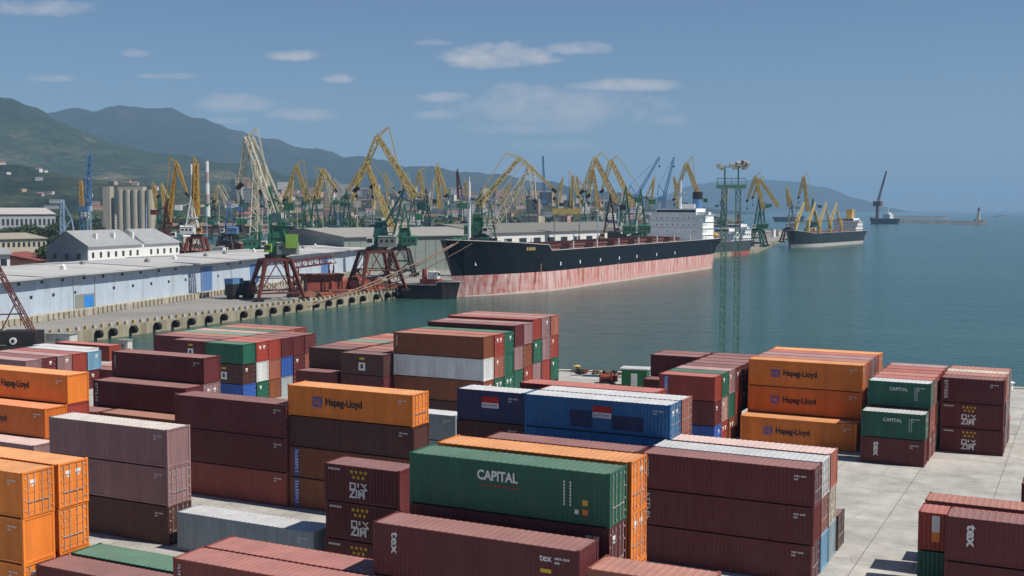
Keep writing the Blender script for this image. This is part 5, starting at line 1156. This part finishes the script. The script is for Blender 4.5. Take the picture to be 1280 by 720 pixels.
# trees between the sheds and the hills
M_leaf = [mat('leaf_a', (.040, .065, .022), .8, rand=.3, var=.3, scale=.8), mat('leaf_b', (.060, .080, .028), .8, rand=.3, var=.3, scale=.8)]
M_bark = mat('bark', (.10, .08, .06), .9)
def tree_mesh(seed, h=9.0):
    r = random.Random(seed); tr = MB(); tr.tube((0, 0, 0), (0, 0, h*.55), .28, .16, k=6)
    for k in range(5):
        a_ = r.random()*6.3; tr.tube((0, 0, h*(.3+.05*k)), (math.cos(a_)*h*.25, math.sin(a_)*h*.25, h*(.55+.06*k)), .12, .05, k=4)
    cr_ = MB(); cl = [(Vector((r.gauss(0, h*.17), r.gauss(0, h*.17), h*(.38+.5*r.random()))), h*r.uniform(.10, .2)) for _ in range(14)]
    for c, rad in cl:
        for _ in range(60):
            d = Vector((r.gauss(0, 1), r.gauss(0, 1), r.gauss(0, .8))).normalized()*rad*r.uniform(.6, 1.1); p = c+d
            u_ = Vector((r.gauss(0, 1), r.gauss(0, 1), r.gauss(0, 1))).normalized()*.36; w_ = u_.cross(Vector((r.gauss(0, 1), r.gauss(0, 1), r.gauss(0, 1)))).normalized()*.3
            cr_.poly([p-u_, p-w_, p+u_, p+w_], 0)
    return tr.mesh('trunk', M_bark), cr_.mesh('crown', M_leaf[seed % 2])
TMs = [tree_mesh(k) for k in range(4)]
tspots = [(rnd.uniform(-10, 135), rnd.uniform(620, 1000)) for _ in range(46)] + [(rnd.uniform(150, 620), rnd.uniform(700, 1600)) for _ in range(40)] + [(60, 430), (48, 445), (70, 440)] + [(rnd.uniform(-10, 240), rnd.uniform(800, 1400)) for _ in range(60)]
for i, (px, D) in enumerate(tspots):
    if px < 340 and 780 < D < 1140: D = 1160+rnd.random()*100 if px > 130 else D
    t = thing('broadleaf_tree', 'small dark broadleaf tree among the port buildings below the hills', 'tree', flat(at(px, 300, D)), 'trees between the port buildings', rz=rnd.random()*6)
    s = rnd.uniform(.8, 1.5); t.scale = (s*1.25, s*1.25, s)
    a_, c_ = TMs[i % 4]
    for nm, me in (('trunk', a_), ('crown', c_)): o = bpy.data.objects.new(nm, me); COL.objects.link(o); o.parent = t
# woodland belt on the rising ground at the left, one mass
wb = MB(); r = random.Random(5)
for i in range(5200):
    px = r.uniform(-30, 330) if i < 3800 else r.uniform(330, 760); D = r.uniform(1250, 1880)
    c = flat(at(px, 300, D)); c.z = r.uniform(1, 10)
    for _ in range(3):
        u_ = Vector((r.gauss(0, 1), r.gauss(0, 1), r.gauss(0, 1))).normalized()*3.4; w_ = u_.cross(Vector((r.gauss(0, 1), r.gauss(0, 1), r.gauss(0, 1)))).normalized()*2.8
        p = c+Vector((r.gauss(0, 4), r.gauss(0, 4), r.gauss(0, 2.5))); wb.poly([p-u_, p-w_, p+u_, p+w_], 0)
struct(wb.build('woodland', M_leaf[0]), 'stuff')

# ------------------------------------------------------------------ loose port clutter on the pier and quays
M_heap = [mat('ore_heap_rust', (.13, .055, .035), .95, var=.3, scale=.5, rand=.2), mat('coal_heap', (.03, .028, .027), .95, rand=.2), mat('sand_heap', (.34, .29, .20), .95, rand=.2)]
def heap(x, y, rad, h, mi, lab):
    b = MB(); n, k = 14, 5; r = random.Random(int(x*10+y))
    rings = [[(math.cos(2*math.pi*i/n)*rad*(1-j/k)*r.uniform(.85, 1.15), math.sin(2*math.pi*i/n)*rad*.7*(1-j/k)*r.uniform(.85, 1.15), h*(j/k)**.85*r.uniform(.9, 1.1) if j else 0) for i in range(n)] for j in range(k)]
    for j in range(k-1):
        for i in range(n): b.quad(rings[j][i], rings[j][(i+1) % n], rings[j+1][(i+1) % n], rings[j+1][i])
    b.poly(rings[-1]); o = b.build('cargo_heap', M_heap[mi]); o.location = (x, y, 0); o.rotation_euler = (0, 0, 1.1)
    tag(o, lab, 'heap', 'heaps of bulk cargo on the quays')
for i in range(34):
    if i < 9: t_ = rnd.uniform(.62, 1.05); q = Q0+(Q1-Q0)*t_-qn*rnd.uniform(8, 16); rad, h, mi = rnd.uniform(2.5, 5), rnd.uniform(1.5, 3.2), rnd.choice([0, 1, 1])
    elif i < 22: Y = rnd.uniform(700, 1020); X = 156+(Y-741)*.294-rnd.uniform(10, 55)-(0 if Y > 741 else 15); q = Vector((X, Y, 0)); rad, h, mi = rnd.uniform(5, 10), rnd.uniform(3, 7), rnd.choice([0, 1, 1])
    else: px = rnd.uniform(200, 600); Y = rnd.uniform(620, 760) if px > 360 else rnd.uniform(600, 760); q = Vector(((px-640)/FPX*Y, Y, 0)); rad, h, mi = rnd.uniform(6, 12), rnd.uniform(3, 6), rnd.choice([0, 1, 2])
    heap(q.x, q.y, rad, h, mi, ('rust-brown ore', 'black coal', 'pale sand')[mi]+' heap among the quay cranes and sheds')
CW = [('white', CR['wht']), ('rust-red', CR['red']), ('dark', CR['drk']), ('grey', CR['gry']), ('blue', CR['blu']), ('cream', CR['pale']), ('orange', CR['ora'])]
for i in range(120):
    if i < 22: Y = rnd.uniform(660, 1150); X = 156+(Y-741)*.294-rnd.uniform(8, 50)-(12 if Y < 741 else 0)
    elif i < 80: px = rnd.uniform(335, 800); Y = rnd.uniform(640, 1100); X = (px-640)/FPX*Y
    else: px = rnd.uniform(-5, 340); Y = rnd.uniform(430, 760); X = (px-640)/FPX*Y
    w, d, h = rnd.uniform(3, 13), rnd.uniform(3, 6), rnd.uniform(2.5, 7.5); cn, cm_ = CW[rnd.choice([0, 0, 1, 1, 2, 3, 3, 4, 5, 6])]
    t = thing('port_cabin', cn+' cabin or stacked cargo block among the quay cranes', 'port cabin', (X, Y, 0), 'small cabins and cargo blocks on the quays', rz=rnd.uniform(-.3, 1.2))
    m = MB(); m.box(-w/2, w/2, -d/2, d/2, 0, h); m.box(-w/2+.3, -w/2+w*.4, -d/2-.05, -d/2-.003, .2, h*.7); m.build('wall', cm_, t)
    m = MB(); m.poly([(-w/2-.2, -d/2-.2, h), (w/2+.2, -d/2-.2, h), (w/2+.2, 0, h+.8), (-w/2-.2, 0, h+.8)]); m.poly([(-w/2-.2, 0, h+.8), (w/2+.2, 0, h+.8), (w/2+.2, d/2+.2, h), (-w/2-.2, d/2+.2, h)]); m.build('roof', rnd.choice([CR['gry'], TR[0], TR[1], CR['wht']]), t)
for i in range(34):
    px = rnd.uniform(170, 900); Y = rnd.uniform(560, 1150); X = (px-640)/FPX*Y
    if X > 120+(Y-741)*.29: continue
    h = rnd.uniform(18, 38); t = thing('light_pole', 'thin pale lighting pole standing among the quay cranes', 'light pole', (X, Y, 0), 'thin lighting poles on the quays')
    m = MB(); m.tube((0, 0, 0), (0, 0, h), .35, .2, k=6); m.build('pole', CR['pale'] if i % 2 else CR['lbl'], t)
    m = MB(); m.box(-1.3, 1.3, -.4, .4, h, h+.5); m.build('lamp_head', CR['gry'], t)
# wagons and grabs by the nearest portal
for (px, py, w, c, lab) in ((392, 366, 6, 'red', 'dark red steel grab resting by the hopper'), (368, 372, 5, 'drk', 'black steel grab under the pale crane'), (446, 353, 5, 'red2', 'small rusty grab beside the ore wagon')):
    p = gnd(px, py, 0); t = thing('cargo_grab', lab, 'grab', p, rz=rnd.random()*2)
    for sx in (-1, 1):
        m = MB(); m.poly([(0, -1.3, .1), (sx*1.9, -1.3, 1.2), (sx*1.5, -1.3, 2.6), (0, -1.3, 1.6)]); m.poly([(0, 1.3, .1), (0, 1.3, 1.6), (sx*1.5, 1.3, 2.6), (sx*1.9, 1.3, 1.2)]); m.poly([(0, -1.3, .1), (0, 1.3, .1), (sx*1.9, 1.3, 1.2), (sx*1.9, -1.3, 1.2)]); m.poly([(sx*1.9, -1.3, 1.2), (sx*1.9, 1.3, 1.2), (sx*1.5, 1.3, 2.6), (sx*1.5, -1.3, 2.6)])
        m.build('shell', CR[c], t)
    m = MB(); m.box(-.6, .6, -.8, .8, 3.2, 4.2)
    for sx in (-1, 1):
        for sy in (-1, 1): m.tube((0, sy*.6, 3.3), (sx*1.6, sy*1.1, 2.4), .12)
    m.build('head', CR['drk'], t)

# ------------------------------------------------------------------ haze
hz = bpy.data.materials.new('haze'); hz.use_nodes = True; hz.node_tree.nodes.clear()
ho = hz.node_tree.nodes.new('ShaderNodeOutputMaterial'); hv = hz.node_tree.nodes.new('ShaderNodeVolumePrincipled')
hv.inputs['Color'].default_value = (.40, .68, 1.0, 1); hv.inputs['Density'].default_value = 8.2e-5; hv.inputs['Anisotropy'].default_value = 0
hz.node_tree.links.new(hv.outputs[0], ho.inputs['Volume'])
b = MB(); b.box(-14000, 20000, -400, 44000, -6, 1000); o = struct(b.build('haze', hz), 'stuff')
